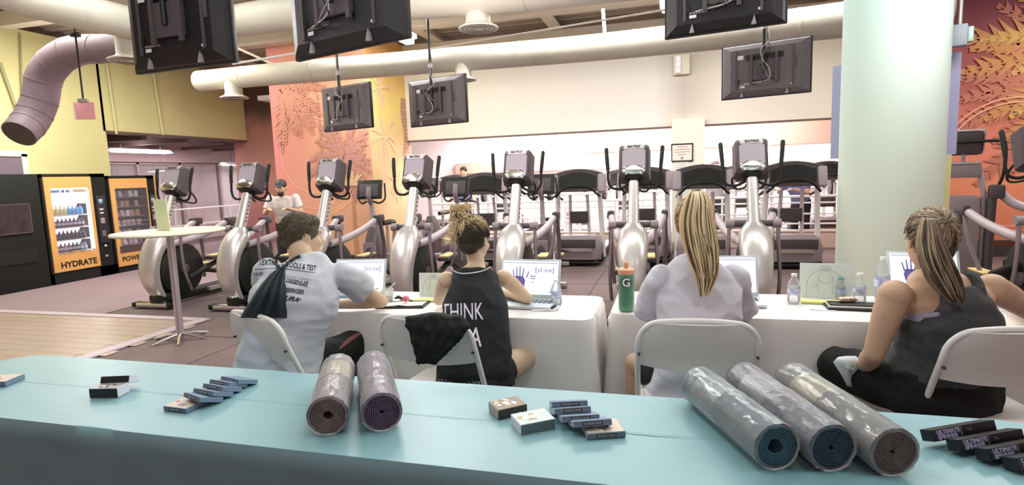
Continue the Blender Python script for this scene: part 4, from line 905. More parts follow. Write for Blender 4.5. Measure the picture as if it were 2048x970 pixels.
# ================================================================== YOGA MATS ROLLED IN FILM
def spiral(R, r0, turns, n=26):
    o = []
    for i in range(int(turns * n) + 1):
        a = 2 * math.pi * i / n; o.append((r0 + (R - r0) * i / (turns * n), a))
    return o
def yoga_mat(label, pn, pf, R, m, hole, film, turns, seed, paper=None):
    """pn, pf: centres of near and far end"""
    pn, pf = V(pn), V(pf); d = (pf - pn); L = d.length; d.normalize(); up = V((0, 0, 1)); s = d.cross(up).normalized(); u = s.cross(d)
    t = put('yoga_mat', None, None, None, label, 'yoga mat', 'rolled yoga mats in clear film'); t.matrix_world = Matrix((s, d, u)).transposed().to_4x4(); t.location = pn
    # rolled sheet: one continuous spiral strip with thickness
    sp = spiral(R - .004, hole, turns); th = (R - hole) / turns * .6; vs = []; rnd_ = random.Random(seed)
    for r_, a in sp:
        wob = 1 + .02 * math.sin(a * 2 + seed)
        for rr in (r_ * wob, (r_ + th) * wob if r_ + th < R + .002 else (R) * wob):
            dy = .0015 * math.sin(a * 5 + seed)
            vs += [(rr * math.cos(a), dy, rr * math.sin(a) * .985), (rr * math.cos(a), L - dy, rr * math.sin(a) * .985)]
    fs = []
    for i in range(len(sp) - 1):
        a = i * 4; b = a + 4; fs += [(a, b, b + 2, a + 2), (a + 1, a + 3, b + 3, b + 1), (a, a + 1, b + 1, b), (a + 2, b + 2, b + 3, a + 3)]
    fs += [(0, 2, 3, 1)]
    MB().add(vs, fs).build('rolled_sheet', m, t, 50)
    # paper sleeve
    if paper:
        mb = MB(); mb.lathe([(R + .0006, 0), (R + .0012, 0), (R + .0012, .14), (R + .0006, .14)], 40, Matrix.Translation((0, L * .5, 0)) @ Matrix.Rotation(-math.pi / 2, 4, 'X')); sl = mb.build('paper_sleeve', paper, t)
    # film, crinkled, with a gathered far end and closed near end
    rings = []; n = 44; ny = 46
    for j in range(ny + 1):
        y = -.006 + (L + .02) * j / ny; rg = []
        k = 1.0 if j < ny - 3 else (1 - (j - (ny - 3)) * .12)
        for i in range(n):
            a = 2 * math.pi * i / n
            cr = .004 * abs(noise.noise(V((math.cos(a) * 6 + seed, math.sin(a) * 6, y * 7)))) + .0016 * noise.noise(V((a * 7, y * 40, seed)))
            rr = (R + .003 + cr) * k; rg.append(V((rr * math.cos(a), y, rr * math.sin(a))))
        rings.append(rg)
    mb = MB(); mb.loft(rings, caps=False)
    cap = []
    for q in (1.0, .93, .86): cap.append([V((p.x * q, -.008 + .002 * math.sin(p.x * 900) - .002 * (1 - q), p.z * q)) for p in rings[0]])
    mb.loft(cap, caps=False); cap = [[V((p.x * q, L + .014 + .01 * (1 - q), p.z * q)) for p in rings[-1]] for q in (1.0, .6, .04)]; mb.loft(cap, caps=False)
    mb.build('film_wrap', film, t, 70)
    return t
FILM = clear('clear_film', 'f4f0f6', .09, .11, 2.1); FILMC = clear('pale_film', 'eaf0f2', .12, .12, 2.1)
def fbump(m, s=.7, sc=24, st=(1, .25, 1)):
    nt = m.node_tree; p = [n for n in nt.nodes if n.type == 'BSDF_PRINCIPLED'][0]
    tc = nt.nodes.new('ShaderNodeTexCoord'); mp = nt.nodes.new('ShaderNodeMapping'); mp.inputs['Scale'].default_value = st
    n = nt.nodes.new('ShaderNodeTexNoise'); n.inputs['Scale'].default_value = sc; n.inputs['Detail'].default_value = 6; b = nt.nodes.new('ShaderNodeBump'); b.inputs['Strength'].default_value = s; b.inputs['Distance'].default_value = .01
    nt.links.new(tc.outputs['Object'], mp.inputs[0]); nt.links.new(mp.outputs[0], n.inputs['Vector']); nt.links.new(n.outputs['Fac'], b.inputs['Height']); nt.links.new(b.outputs[0], p.inputs['Normal'])
fbump(FILM, 1.0, 30); fbump(FILMC, .8, 20)
R_ = .0575; z = .7445 + R_ + .003
def mz(x, y): return V((x, y, z))
def foam(n, c): return mat(n, c, .75, bump=.4, bscale=260, var=.12, vscale=60)
PAP = mat('cream_sleeve', 'd9cfae', .5, var=.12, vscale=20, stretch=(1, .2, 1)); PAPB = mat('pale_sleeve', 'cfd9d8', .5, var=.2, vscale=22, stretch=(1, .3, 1), col2='8f9ea6')
yoga_mat('grey brown rolled yoga mat with cream sleeve, left of the middle two', mz(-.985, 1.415), mz(-1.19, 1.8), R_, foam('mat_taupe', '8f8684'), .012, FILM, 7, 1, PAP)
yoga_mat('purple grey rolled yoga mat in crinkled film, right of the grey brown one', mz(-.835, 1.47), mz(-1.075, 1.85), R_, foam('mat_purple', '6d6078'), .004, FILM, 8, 2)
yoga_mat('blue rolled yoga mat, leftmost of the three at right with open oval core', mz(.26, 1.465), mz(.09, 1.87), R_, foam('mat_blue', '4f7c90'), .018, FILMC, 6, 3, PAPB)
yoga_mat('dark blue rolled yoga mat, middle one of the three at right', mz(.39, 1.485), mz(.235, 1.94), R_, foam('mat_navy', '3f5f74'), .004, FILM, 8, 4, PAPB)
yoga_mat('grey rolled yoga mat, rightmost of the three at right', mz(.525, 1.49), mz(.385, 1.96), R_, foam('mat_grey', '7c7472'), .004, FILMC, 9, 5, PAP)
# ================================================================== SMALL BOXES ON THE FOREGROUND TABLE
BBLUE = mat('box_blue_grey', '7f95ad', .45); BSP = mat('box_spine', '6c7c90', .45); BDK = mat('box_dark', '1f2a2b', .5, var=.4, vscale=40); BWH = mat('box_white', 'dfe4ea', .45)
def small_box(label, p, w, dpt, h, rz, faces, group, rx=0, ry=0, art=None, spine=None, tex=None):
    """p = centre of base; faces: (body, front, side)"""
    t = thing('game_box', label, 'box', p, rz, group); t.rotation_euler = (rx, ry, rz)
    MB().box(0, 0, h / 2, w, dpt, h, bev=.0006).build('carton', faces[0], t)
    MB().box(0, -dpt / 2 - .0003, h / 2, w * .985, .0008, h * .93).build('front_print', faces[1], t)
    if faces[2]:
        for s in (-1, 1): MB().box(s * (w / 2 + .0003), 0, h / 2, .0008, dpt * .985, h * .93).build('side_print', faces[2], t)
    if art:
        rr = random.Random(hash(label) % 1000 if False else len(label))
        MB().box(0, 0, h + .0003, w * .96, dpt * .96, .0006).build('top_print', art[0], t)
        for k in range(9):
            a, b = rr.uniform(-.36, .2) * w, rr.uniform(-.36, .36) * dpt; mb = MB()
            mb.lathe([(0, 0), (1, 0), (1, .0004), (0, .0004)], 9, Matrix.Translation((a, b, h + .0006 + k * .00003)) @ Matrix.Rotation(rr.uniform(0, 3), 4, 'Z') @ Matrix.Diagonal((rr.uniform(.006, .016), rr.uniform(.004, .009), 1, 1))); mb.build('top_print', art[1 + k % (len(art) - 1)], t)
    if spine:
        MB().box(-.0 * w, -dpt / 2 - .0009, h / 2, w * .52, .0006, h * .6).build('title_band', BDK, t)
        text(spine, h * .5, BWH, t, MT((0, -dpt / 2 - .0015, h / 2)), ext=.0002, width=w * .46)
    if tex: tex(t)
    return t
ART = [mat('art_cream', 'cfc3b0', .4), mat('art_red', 'b0656c', .4), mat('art_green', 'b9c48c', .4), mat('art_blue', '4f58a0', .4), mat('art_white', 'f0e8ee', .4)]
ARTB = [mat('art_brown', '8d7c66', .4), mat('art_white', 'f0e8ee', .4), mat('art_ochre', 'c7ab83', .4), mat('art_white', 'f0e8ee', .4)]
ARTC = [mat('art_pale', 'c9d6d4', .4), mat('art_tan', 'b49c7c', .4), mat('art_white', 'f0e8ee', .4), mat('art_cream2', 'e8dfc4', .4)]
zt = .7432
def onT(px, py, z=zt): return GZ(px, py, z)
fb = lambda px, py, dpt, rz, z=zt: (GZ(px, py, z) + V((-math.sin(rz), math.cos(rz), 0)) * dpt / 2)
def lean(px, py, dpt, rz, th, h0=0):
    zf = zt + dpt * math.sin(th) + h0; p = GZ(px, py, zf) + V((-math.sin(rz), math.cos(rz), 0)) * (dpt / 2 * math.cos(th)); p.z = zf - dpt / 2 * math.sin(th); return p
g1 = 'black fronted white boxes at the left of the table'
small_box('thick white box with black front at left, the nearer of the two', fb(208, 796, .062, .24), .105, .062, .036, .24, (BWH, BDK, BWH), g1, art=[mat('art_mauve', 'a8a0a4', .4), BWH, BDK])
small_box('thick white box with black front resting tilted on the nearer one at left', lean(229, 766, .062, .3, .36, .014), .105, .062, .026, .3, (BWH, BDK, BWH), g1, rx=-.36)
small_box('small flat box cut by the left edge of the photo', fb(-14, 774, .09, .26), .1, .09, .02, .26, (BBLUE, BSP, BBLUE), None or 'loose boxes', art=ART)
# fan of thin boxes, each leaning on the next with its front edge raised
g2 = 'fan of thin blue boxes left of the yoga mats'
fan = [(350, 824, -.05, 0), (382, 799, -.3, .36), (405, 789, -.16, .38), (424, 779, -.16, .38), (437, 770.5, -.16, .36), (458, 764.5, -.22, .33)]
fan_l = ['thin blue box lying flat at the near end of the left fan', 'thin blue box leaning on the flat one, second of the left fan', 'thin blue box third from the near end of the left fan', 'thin blue box fourth from the near end of the left fan', 'thin blue box fifth from the near end of the left fan', 'farthest thin blue box of the left fan, mostly covered']
for (px, py, rz, th), lb in zip(fan, fan_l):
    small_box(lb, lean(px, py, .085, rz, th), .1, .085, .016, rz, (BBLUE, BSP, BBLUE), g2, rx=-th, art=ART if th == 0 else None, spine='DOODLES COLOR')
small_box('thick brown box with picture lid, behind the white one in the middle', fb(1026, 834, .078, .7), .1, .078, .032, .7, (mat('box_brown', '8f8377', .5), mat('box_brown_dark', '3b352e', .5, var=.4, vscale=30), mat('box_side_tan', 'b0a79c', .5)), 'thick picture boxes in the middle', art=ARTB)
small_box('thick pale box with teal front, in front of the brown one', fb(1077, 864.5, .085, .62), .11, .085, .032, .62, (BWH, mat('box_teal', '5d7476', .5), BWH), 'thick picture boxes in the middle', art=ARTC)
g3 = 'fan of thin blue boxes in the middle'
fan = [(1213, 877, .36, 0), (1186, 853, .36, .34), (1162, 843, .34, .3), (1146, 827, .36, .36), (1140, 814, .3, .34)]
fan_l = ['thin blue box lying flat at the near end of the middle fan', 'thin blue box leaning on the flat one, second of the middle fan', 'thin blue box in the centre of the middle fan', 'thin blue box second from the far end of the middle fan', 'farthest thin blue box of the middle fan']
for (px, py, rz, th), lb in zip(fan, fan_l):
    small_box(lb, lean(px, py, .09, rz, th), .112, .09, .0175, rz, (BBLUE, BSP, mat('box_side_pale', 'a9bccd', .5)), g3, rx=-th, art=ART if th == 0 else None, spine='DOODLES COLOR')
g4 = 'black game boxes at the right end of the table'
US = mat('box_black', '17191c', .4); UG = mat('box_black_front', '2f3338', .4, var=.3, vscale=30); LET = mat('letter_lilac', 'b4b2d8', .4)
def us(t):
    for k, s_ in enumerate(('ULTIMATE', 'SPINNER')): text(s_, .0145, LET, t, MT((-.055 if k == 0 else -.059, -0.0188, .0208 - k * .0125)), ext=.0003, bold=.0007, width=.076 if k == 0 else .066)
    MB().box(.0455, -0.0185, .0148, .115, .0006, .0275).build('black_face', mat('box_pure_black', '08080a', .35), t); MB().box(-.012, -0.0186, .0148, .0012, .0006, .0275).build('edge_line', LET, t)
    text('* a', .01, LET, t, MT((.014, -0.0190, .0175)), ext=.0003)
for (px, py, rz, h0), lb in zip(((1870, 884, .5, .012), (1924, 904, .5, .006), (1983, 923, .5, .003), (2040, 942, .5, 0)), ('black spinner box at the left end of the right group', 'black spinner box second from left in the right group', 'black spinner box third from left in the right group', 'black spinner box cut by the right edge of the photo')):
    th = .36; q = lean(px, py, .036, rz, th, h0) + V((math.cos(rz), math.sin(rz), 0)) * .105
    small_box(lb, q, .21, .036, .0295, rz, (US, UG, US), g4, tex=us, rx=-th)
# ================================================================== THINGS ON THE REAR TABLES
PET = clear('clear_bottle', 'eef4f6', .16, .05); WATER = clear('water', 'dfeaf2', .1, .02); LABW = mat('bottle_label', 'dfe2f2', .5, var=.2, vscale=40, col2='9aa0c8'); CAPW = mat('white_cap', 'f2f0ee', .4)
def bottle(label, p, h, r, cap=CAPW, lab=LABW, body=PET):
    t = thing('water_bottle', label, 'bottle', p, 0, 'clear water bottles on the rear tables'); pr = [(0, 0), (r * .8, 0), (r, .012), (r, h * .2)]
    for k in range(3): pr += [(r * .95, h * (.22 + k * .05)), (r, h * (.245 + k * .05))]
    pr += [(r, h * .55), (r * .97, h * .6), (r * .78, h * .74), (r * .45, h * .86), (.012, h * .9), (.012, h * .93)]
    MB().lathe(pr, 20).build('bottle_body', body, t); MB().lathe([(0, .003), (r * .9, .003), (r * .93, h * .2), (r * .93, h * .58), (0, h * .58)], 16).build('water', WATER, t)
    MB().lathe([(r * 1.01, h * .3), (r * 1.015, h * .3), (r * 1.015, h * .5), (r * 1.01, h * .5)], 20).build('label', lab, t)
    MB().lathe([(0, h * .92), (.015, h * .92), (.015, h), (0, h)], 14).build('cap', cap, t)
zr = .744
bottle('small water bottle alone between the ponytail woman and the white easel card', GZ(1587, 606, zr), .165, .033)
bottle('small water bottle right of the easel card, left of the seated woman in grey', GZ(1718, 606, zr), .165, .033)
bottle('tall water bottle behind the shoulder of the woman in grey', GZ(1763, 597, zr), .235, .038)
bottle('small bottle with teal cap in front of the easel card', GZ(1681, 599, zr), .125, .024, mat('teal_cap', '5f9f9a', .4), mat('blue_label', 'a9b9d6', .5, var=.3, vscale=50))
bottle('small water bottle beside the laptop at the right end of the left table', GZ(1113, 610, zr), .15, .032)
p = GZ(1253, 621, zr); t = thing('squeeze_bottle', 'green squeeze bottle with orange lid on the corner of the right table', 'bottle', p)
MB().lathe([(0, 0), (.036, 0), (.042, .008), (.043, .09), (.041, .13), (.043, .15), (.043, .2), (.04, .212), (0, .212)], 28).build('bottle_body', mat('green_plastic', '5f9c78', .35, var=.3, vscale=9, col2='4c7f66'), t)
MB().lathe([(0, .205), (.044, .205), (.045, .228), (.034, .236), (0, .236)], 28).build('lid', mat('orange_lid', 'd9a07c', .4), t)
MB().lathe([(0, .232), (.013, .232), (.011, .255), (.014, .262), (.008, .27), (0, .27)], 16).build('spout', mat('orange_lid', 'd9a07c', .4), t)
vd = V((-p.x, -p.y, 0)).normalized(); sx = V((-vd.y, vd.x, 0))
MB().lathe([(0, 0), (.029, 0), (.029, .002), (0, .002)], 28, MT(V((0, 0, .165)) + vd * .0435, sx, vd)).build('logo', mat('logo_dark', '3f5a4e', .4), t)
text('G', .062, WHITEP, t, MT(V((0, 0, .162)) + vd * .0465, sx, vd), ext=.0008, bold=.0016)
mb = MB(); mb.prism([(0, .012), (.009, .012), (.003, 0), (.01, 0), (-.006, -.017), (-.001, -.003), (-.008, -.003)], .001, Matrix.Translation((0, 0, 0))); mb.build('logo_bolt', mat('bolt_orange', '3f5a4e', .4), t, M=MT(V((0, 0, .165)) + vd * .048, sx, vd) @ Matrix.Rotation(-math.pi / 2, 4, 'X'))
# laptops
LPB = mat('laptop_shell', 'cfdde0', .35, .2); SCR = mat('laptop_screen', 'e9e6fb', .3, emit=.75)
INKP = mat('screen_violet', '7d78c8', .4); INKD = mat('screen_dark', '4b4a78', .4)
def laptop(label, p, rz, w=.36, h=.235, kind=0, tilt=-.28):
    t = thing('laptop', label, 'laptop', p, rz, 'open laptops on the rear tables')
    MB().box(0, -.11, .009, w, .235, .016, bev=.005).build('base', LPB, t)
    k_ = MB(); 
    for i in range(12):
        for j in range(4): k_.box(-w * .4 + i * w * .073, -.05 - j * .022, .0185, .02, .016, .003)
    k_.build('keyboard', mat('key_dark', '5b6670', .5), t, kind='stuff')
    M = Matrix.Translation((0, .005, .016)) @ Matrix.Rotation(tilt, 4, 'X')
    ld = MB().box(0, 0, h / 2, w, .008, h, bev=.003).build('lid', LPB, t, M=M)
    MB().box(0, -.0048, h / 2 + .004, w * .92, .0012, h * .86).build('screen', SCR, ld)
    R3 = random.Random(kind)
    y = -.0058
    MB().box(0, y, h * .9, w * .9, .0004, .006).build('screen_print', mat('screen_grey', 'b9b8d8', .4, emit=.3), ld)
    hand = V((-w * .17, y, h * .42))
    mb = MB()
    mb.prism([(hand.x - .03, .06), (hand.x + .03, .06), (hand.x + .036, .105), (hand.x + .02, .13), (hand.x - .03, .13), (hand.x - .04, .1)], .0006, Matrix.Translation((0, y, 0)))
    for k, (dx, l) in enumerate(((-.034, .04), (-.017, .055), (0, .06), (.017, .052), (.042, .03))): mb.prism([(hand.x + dx - .004, .12), (hand.x + dx + .004, .12), (hand.x + dx * 1.35 + .003, .13 + l), (hand.x + dx * 1.35 - .003, .13 + l)], .0006, Matrix.Translation((0, y, 0)))
    mb.build('screen_print', INKP, ld)
    if kind < 2: text('[el.ox]', .04, INKP, ld, MT((w * .24, y, h * .72)), ext=.0003, width=w * .3)
    for z_, a in ((.56, .1), (.5, .08), (.4, .03), (.16, .05)): MB().box(w * .05 if z_ != .16 else w * .35, y, h * z_, w * a, .0005, .005).build('screen_print', INKD, ld)
    MB().box(0, -.11, .0172, w * .28, .07, .001).build('touchpad', mat('touchpad', 'b9c6cb', .4), t)
laptop('open laptop in front of the man, screen lit beside his sleeve', GZ(718, 594, zr), math.radians(4), kind=0)
laptop('open laptop at right of the woman with bun, hand picture on its screen', GZ(1058, 601, zr), math.radians(-3), w=.38, kind=1)
laptop('open laptop mostly hidden behind the ponytail woman in pale shirt', GZ(1452, 597, zr), math.radians(2), kind=2)
laptop('open laptop hidden behind the head of the woman in grey top', GZ(1850, 590, zr), math.radians(0), kind=3)
# easel cards with printed arch
def easel(label, p, rz, w, h, full=True):
    t = thing('easel_card', label, 'sign', p, rz, 'white easel cards on the rear tables'); M = Matrix.Rotation(-.12, 4, 'X')
    MB().box(0, 0, h / 2, w, .004, h, bev=.0015).build('card', mat('easel_white', 'dfe8e2', .4), t, M=M); L = mat('outline_grey', 'a9b3b0', .5)
    mb = MB(); P = lambda x, z: V((x, -.0026, z)); arc(mb, 0, h * .35, w * .37, .0025, P, 0, math.pi, 24)
    for s in (-1, 1): mb.add([P(s * w * .37 - .0012, .01), P(s * w * .37 + .0012, .01), P(s * w * .365 + .0012, h * .36), P(s * w * .365 - .0012, h * .36)], [(0, 1, 2, 3)])
    for s in (-1, 1): mb.add([P(s * w * .14 - .001, .03), P(s * w * .14 + .001, .03), P(s * w * .14 + .001, h * .6), P(s * w * .14 - .001, h * .6)], [(0, 1, 2, 3)])
    arc(mb, 0, h * .6, w * .14, .002, P, 0, 2 * math.pi, 20); arc(mb, -w * .2, h * .38, w * .05, .002, P, 0, 2 * math.pi, 16)
    for k in (-1, 0, 1): arc(mb, k * w * .06, h * .86, w * .05, .002, P, 0, 2 * math.pi, 14)
    mb.build('print', L, t, M=M)
    MB().box(0, .035, h * .4, w * .4, .003, h * .8, Matrix.Rotation(.16, 3, 'X')).build('stand_flap', WHITEP, t)
easel('white easel card with thin arch drawing left of the column base', GZ(1650, 597, zr), math.radians(-6), .26, .2)
easel('white easel card behind the man and left of the dark tank top', GZ(868, 594, zr), math.radians(3), .2, .155)
def slab(name, label, cat, p, rz, w, d_, h, m, part='sheet', z=0):
    t = thing(name, label, cat, p, rz); MB().box(0, 0, h / 2, w, d_, h, bev=min(.002, h * .3)).build(part, m, t); return t
YEL = mat('yellow_paper', 'e0e68c', .5)
slab('paper_pad', 'yellow paper pad lying before the easel card near the column', 'paper', GZ(1648, 606, zr), -.1, .23, .07, .012, YEL)
slab('paper_pad', 'yellow green paper pad beside the dark tank top', 'paper', GZ(858, 601, zr), .1, .2, .08, .01, mat('yellow_green_paper', 'd8e08c', .5))
slab('paper_sheet', 'white printed sheet by the black binder on the right table', 'paper', GZ(1645, 617, zr), -.2, .13, .09, .001, mat('sheet_white', 'e8eef4', .5))
t = thing('binder', 'black binder with papers on top at the right of the right table', 'binder', GZ(1715, 617, zr), math.radians(-4))
MB().box(0, 0, .006, .3, .13, .012, bev=.003).build('cover', BLACK, t); MB().box(0, .0, .015, .28, .1, .006).build('pages', WHITEP, t); MB().box(.01, .01, .0215, .29, .09, .007, bev=.002).build('top_cover', BLACK, t)
t = thing('wrapped_snack', 'small brown wrapped snack lying on the black binder', 'snack', GZ(1695, 603, zr + .027), .2)
MB().loft([ring_sup(V((x, 0, .012)), V((0, 1, 0)), V((0, 0, 1)), a, b, 12) for x, a, b in ((-.045, .02, .004), (-.035, .018, .012), (0, .02, .014), (.035, .018, .012), (.045, .02, .004))]).build('wrapper', mat('brown_wrapper', 'a9826c', .4, var=.4, vscale=60, col2='e8d8c8'), t)
t = thing('clipboard', 'black clipboard with crumpled white paper on the left rear table', 'clipboard', GZ(806, 610, zr), math.radians(8))
MB().box(0, 0, .004, .3, .17, .008, bev=.002).build('board', BLACK, t); MB().prism([(-.13, .009), (-.05, .012), (0, .018), (.05, .012), (.14, .016), (.14, .013), (.05, .009), (0, .014), (-.05, .009), (-.13, .007)], .1, Matrix.Translation((0, -.02, 0))).build('paper', WHITEP, t); MB().box(0, .07, .012, .08, .02, .01).build('clip', CHROME, t)
t = thing('toy_ball', 'small red ball shaped trinket lying on the black clipboard', 'trinket', GZ(812, 604, zr + .02) , 0)
MB().ell((0, 0, .02), (.022, .022, .02)).build('ball', mat('red_glossy', 'd56a72', .3), t); MB().tube([(-.02, 0, .02), (-.05, 0, .03), (-.075, 0, .02)], [.008, .012, .004], 8).build('tail', BLACK, t)
t = thing('plastic_cup', 'clear plastic cup with white straw near the elbow of the man', 'cup', GZ(777, 606, zr), 0)
MB().lathe([(.026, 0), (.036, .09), (.035, .09), (.025, .003)], 22).build('cup_wall', clear('cup_plastic', 'eef2ee', .35, .1), t); MB().lathe([(0, .002), (.025, .002), (.031, .05), (0, .05)], 18).build('drink', mat('drink_pale', 'd3d4c4', .3), t); MB().tube([(0, 0, .01), (.015, 0, .095), (.05, 0, .125)], .004, 7).build('straw', WHITEP, t)
t = thing('pen_tray', 'white phone and papers stacked beside the right laptop of the left table', 'phone', GZ(1083, 615, zr), math.radians(-6))
MB().box(0, 0, .003, .2, .1, .005).build('papers', WHITEP, t); MB().box(.01, -.01, .01, .15, .07, .008, bev=.002).build('phone', BLACK, t)
t['category'] = 'phone'; t.name = 'phone'
t['label'] = 'black phone on papers beside the right laptop of the left table'
t = thing('pen', 'dark pen with white barrel lying below the laptop, left table right end', 'pen', GZ(1088, 622, zr), math.radians(10)); MB().tube([(-.07, 0, .005), (.07, 0, .005)], .004, 8).build('barrel', WHITEP, t); MB().tube([(.07, 0, .005), (.08, 0, .005)], [.004, .001], 8).build('tip', BLACK, t)
# ================================================================== PEOPLE
def nrm(v): return V(v).normalized()
def add_head(mb, c, f, u, s=1.0, ears=True):
    f, u = nrm(f), nrm(u); r = f.cross(u).normalized(); u = r.cross(f).normalized(); fr = (r, f, u)
    P = lambda x, y, z: c + (r * x + f * y + u * z) * s
    e = lambda p, q, **k: mb.ell(p, tuple(a * s for a in q), fr, **k)
    e(P(0, -.012, .025), (.074, .094, .092), seg=20, rings=14); e(P(0, .03, -.03), (.064, .066, .09)); e(P(0, .042, -.078), (.042, .046, .038)); e(P(0, .082, -.105), (.02, .018, .016))
    mb.tube([P(0, .092, .015), P(0, .104, -.015), P(0, .116, -.035)], [.009 * s, .013 * s, .016 * s], 8); e(P(0, .098, -.04), (.019, .014, .011))
    e(P(0, .086, .03), (.05, .016, .01)); e(P(0, .09, -.066), (.025, .014, .007)); e(P(0, .088, -.079), (.021, .013, .007))
    for sx in (-1, 1):
        e(P(sx * .034, .07, -.03), (.024, .022, .024))
        if ears: e(P(sx * .077, -.002, -.012), (.008, .019, .032)); e(P(sx * .08, -.012, -.004), (.006, .012, .022))
    return r, f, u, P
def add_hand(mb, w, d, n, side, s=1.0, curl=.5):
    """wrist w, direction d, palm normal n (out of the palm), side = +1 when thumb lies along n x d"""
    d, n = nrm(d), nrm(n); t = n.cross(d).normalized() * side; n = d.cross(t).normalized() * side; n = n if n.dot(V(n)) > 0 else n
    P = lambda x, y, z: w + (t * x + d * y + n * z) * s
    mb.loft([[P(.001 + a * math.cos(q), y, b * math.sin(q)) for q in [2 * math.pi * k / 12 for k in range(12)]] for y, a, b in ((-.02, .026, .019), (.015, .032, .017), (.05, .039, .015), (.085, .04, .012), (.092, .036, .008))])
    for x, L, q in ((-.031, .06, .0068), (-.011, .073, .0078), (.01, .078, .0082), (.03, .07, .008)):
        a = 0; p = P(x * 1.0, .075, 0); pts = [p]
        for k, l in enumerate((.4, .33, .27)):
            a += curl * (.55 + .25 * k); p = p + (d * math.cos(a) + n * math.sin(a) + t * x * 1.5) * (L * l * s * 1.25); pts.append(p)
        mb.tube(pts, [q * 1.1 * s, q * s, q * .95 * s, q * .75 * s], 8)
    mb.tube([P(.026, .012, .004), P(.05, .04, .014), P(.06, .07, .022), P(.058, .09, .028)], [.013 * s, .011 * s, .0095 * s, .007 * s], 8)
def torso_rings(path, S, k=1.0, e=0.0, n=26):
    """path: list of (centre, half width, half depth); S: sideways vector"""
    C = [V(p[0]) for p in path]; R = []
    Cs = smooth_path(C, 4); W = interp([p[1] for p in path], len(Cs)); Dp = interp([p[2] for p in path], len(Cs))
    Sv = interp([V(S[0]), V(S[1])], len(Cs)) if isinstance(S, tuple) else [V(S)] * len(Cs)
    for i, c in enumerate(Cs):
        t = (Cs[min(i + 1, len(Cs) - 1)] - Cs[max(i - 1, 0)]).normalized(); s = (Sv[i] - t * Sv[i].dot(t)).normalized(); d = t.cross(s)
        R.append(ring_sup(c, s, d, W[i] * k + e, Dp[i] * k + e, n, 2.4))
    return R
def limb(mb, pts, rad, seg=14, smooth=4):
    mb.tube(pts, rad, seg, smooth=smooth); mb.ell(pts[0], (rad[0],) * 3); mb.ell(pts[-1], (rad[-1],) * 3)
def strand_tube(mb, pts, r, seg=4): mb.tube(pts, [r, r * 1.1, r * .9, r * .35], seg, caps=False)
def decal(txt, size, tgt, c, X, N, m, parent, shear=0, bold=0, width=None, off=.0025, far=.25, name='print'):
    """lettering laid on a cloth surface: flat letters dropped along N onto the mesh"""
    me = text_mesh(txt, size, ext=0, shear=shear, bold=bold, width=width) if isinstance(txt, str) else txt
    bm = bmesh.new(); bm.from_mesh(me); bmesh.ops.subdivide_edges(bm, edges=[e for e in bm.edges if e.calc_length() > .012], cuts=2, use_grid_fill=False); bmesh.ops.triangulate(bm, faces=bm.faces); bm.to_mesh(me); bm.free()
    M = MT(c, X, N); Nn = V(N).normalized()
    bv = tgt
    bad = set()
    for q in me.vertices:
        p = M @ q.co; h = bv.ray_cast(p + Nn * far, -Nn, far * 2)
        if h[0] is None or h[1].dot(Nn) < .15: bad.add(q.index)
        else: q.co = h[0] + Nn * off
    bm = bmesh.new(); bm.from_mesh(me); bm.verts.ensure_lookup_table(); bmesh.ops.delete(bm, geom=[bm.verts[i] for i in bad], context='VERTS'); bm.to_mesh(me); bm.free()
    if not me.polygons: bpy.data.meshes.remove(me); return None
    me.materials.clear(); me.materials.append(m); return put(name, me, parent)
def bvh(me): return BVHTree.FromPolygons([q.co.copy() for q in me.vertices], [tuple(p.vertices) for p in me.polygons])
def person(label, loc=(0, 0, 0), group=None): return thing('person', label, 'person', loc, 0, group)
SKIN = mat('skin_tan', 'd2b596', .55, var=.06, vscale=20); SKIN2 = mat('skin_warm', 'cfa98c', .55, var=.08, vscale=18); SKIN3 = mat('skin_pale', 'd8bc9c', .55, var=.05, vscale=20)
EYE_W = mat('eye_white', 'f0eeea', .3); EYE_D = mat('eye_dark', '201814', .3)
def rel(o): 
    """points given in room space -> relative to the person empty"""
    return o
def solid(name, mb, vox, mats, parent, **k):
    me = remesh(mb, vox, name, mats, **k); put(name, me, parent); return me
def hair_fibres(P, s, tie, n, seed, mats, r=.0022, region=None, lift=1.04, rad=(.079, .1, .098), cen=(0, -.012, .025), name='hair', parent=None, end=1.0, wob=.05, low=-2):
    """fibres over the skull running from the hair line to the tie point (unit direction in head space)"""
    rr = random.Random(seed); mb = MB(); T = V(tie).normalized()
    for i in range(n):
        for _ in range(20):
            q = V((rr.gauss(0, 1), rr.gauss(0, 1), rr.gauss(0, 1))).normalized()
            if region(q): break
        pts = []
        for k in range(7):
            t = k / 6 * end; w_ = q.lerp(T, t) + V((rr.gauss(0, wob * .3), rr.gauss(0, wob * .3), rr.gauss(0, wob * .3))); w_.normalize(); l = lift * (1 + .03 * math.sin(t * 3.14) + rr.uniform(0, .015))
            pts.append(P(cen[0] + w_.x * rad[0] * l, cen[1] + w_.y * rad[1] * l, cen[2] + w_.z * rad[2] * l))
        mb.mi = 0 if q.z < low else rr.choice(range(len(mats))); strand_tube(mb, smooth_path(pts, 1), r * rr.uniform(.7, 1.4) * s)
    return mb
def wavy(a, path, rr, spread, r0, mb, nm, taper=.4):
    """one long hair lock following path (list of points) with offset a"""
    ph = rr.uniform(0, 6.28); fr = rr.uniform(6, 14); pts = []
    for i, (c, wd) in enumerate(path):
        t = i / (len(path) - 1); pts.append(c + a[0] * wd * spread[0] + a[1] * wd * spread[1] + V((math.sin(ph + t * fr), math.cos(ph * 1.3 + t * fr), 0)) * .004 * t)
    mb.mi = rr.choice(nm); P = smooth_path(pts, 4); mb.tube(P, [r0, r0 * 1.1, r0, r0 * taper], 5, caps=False)
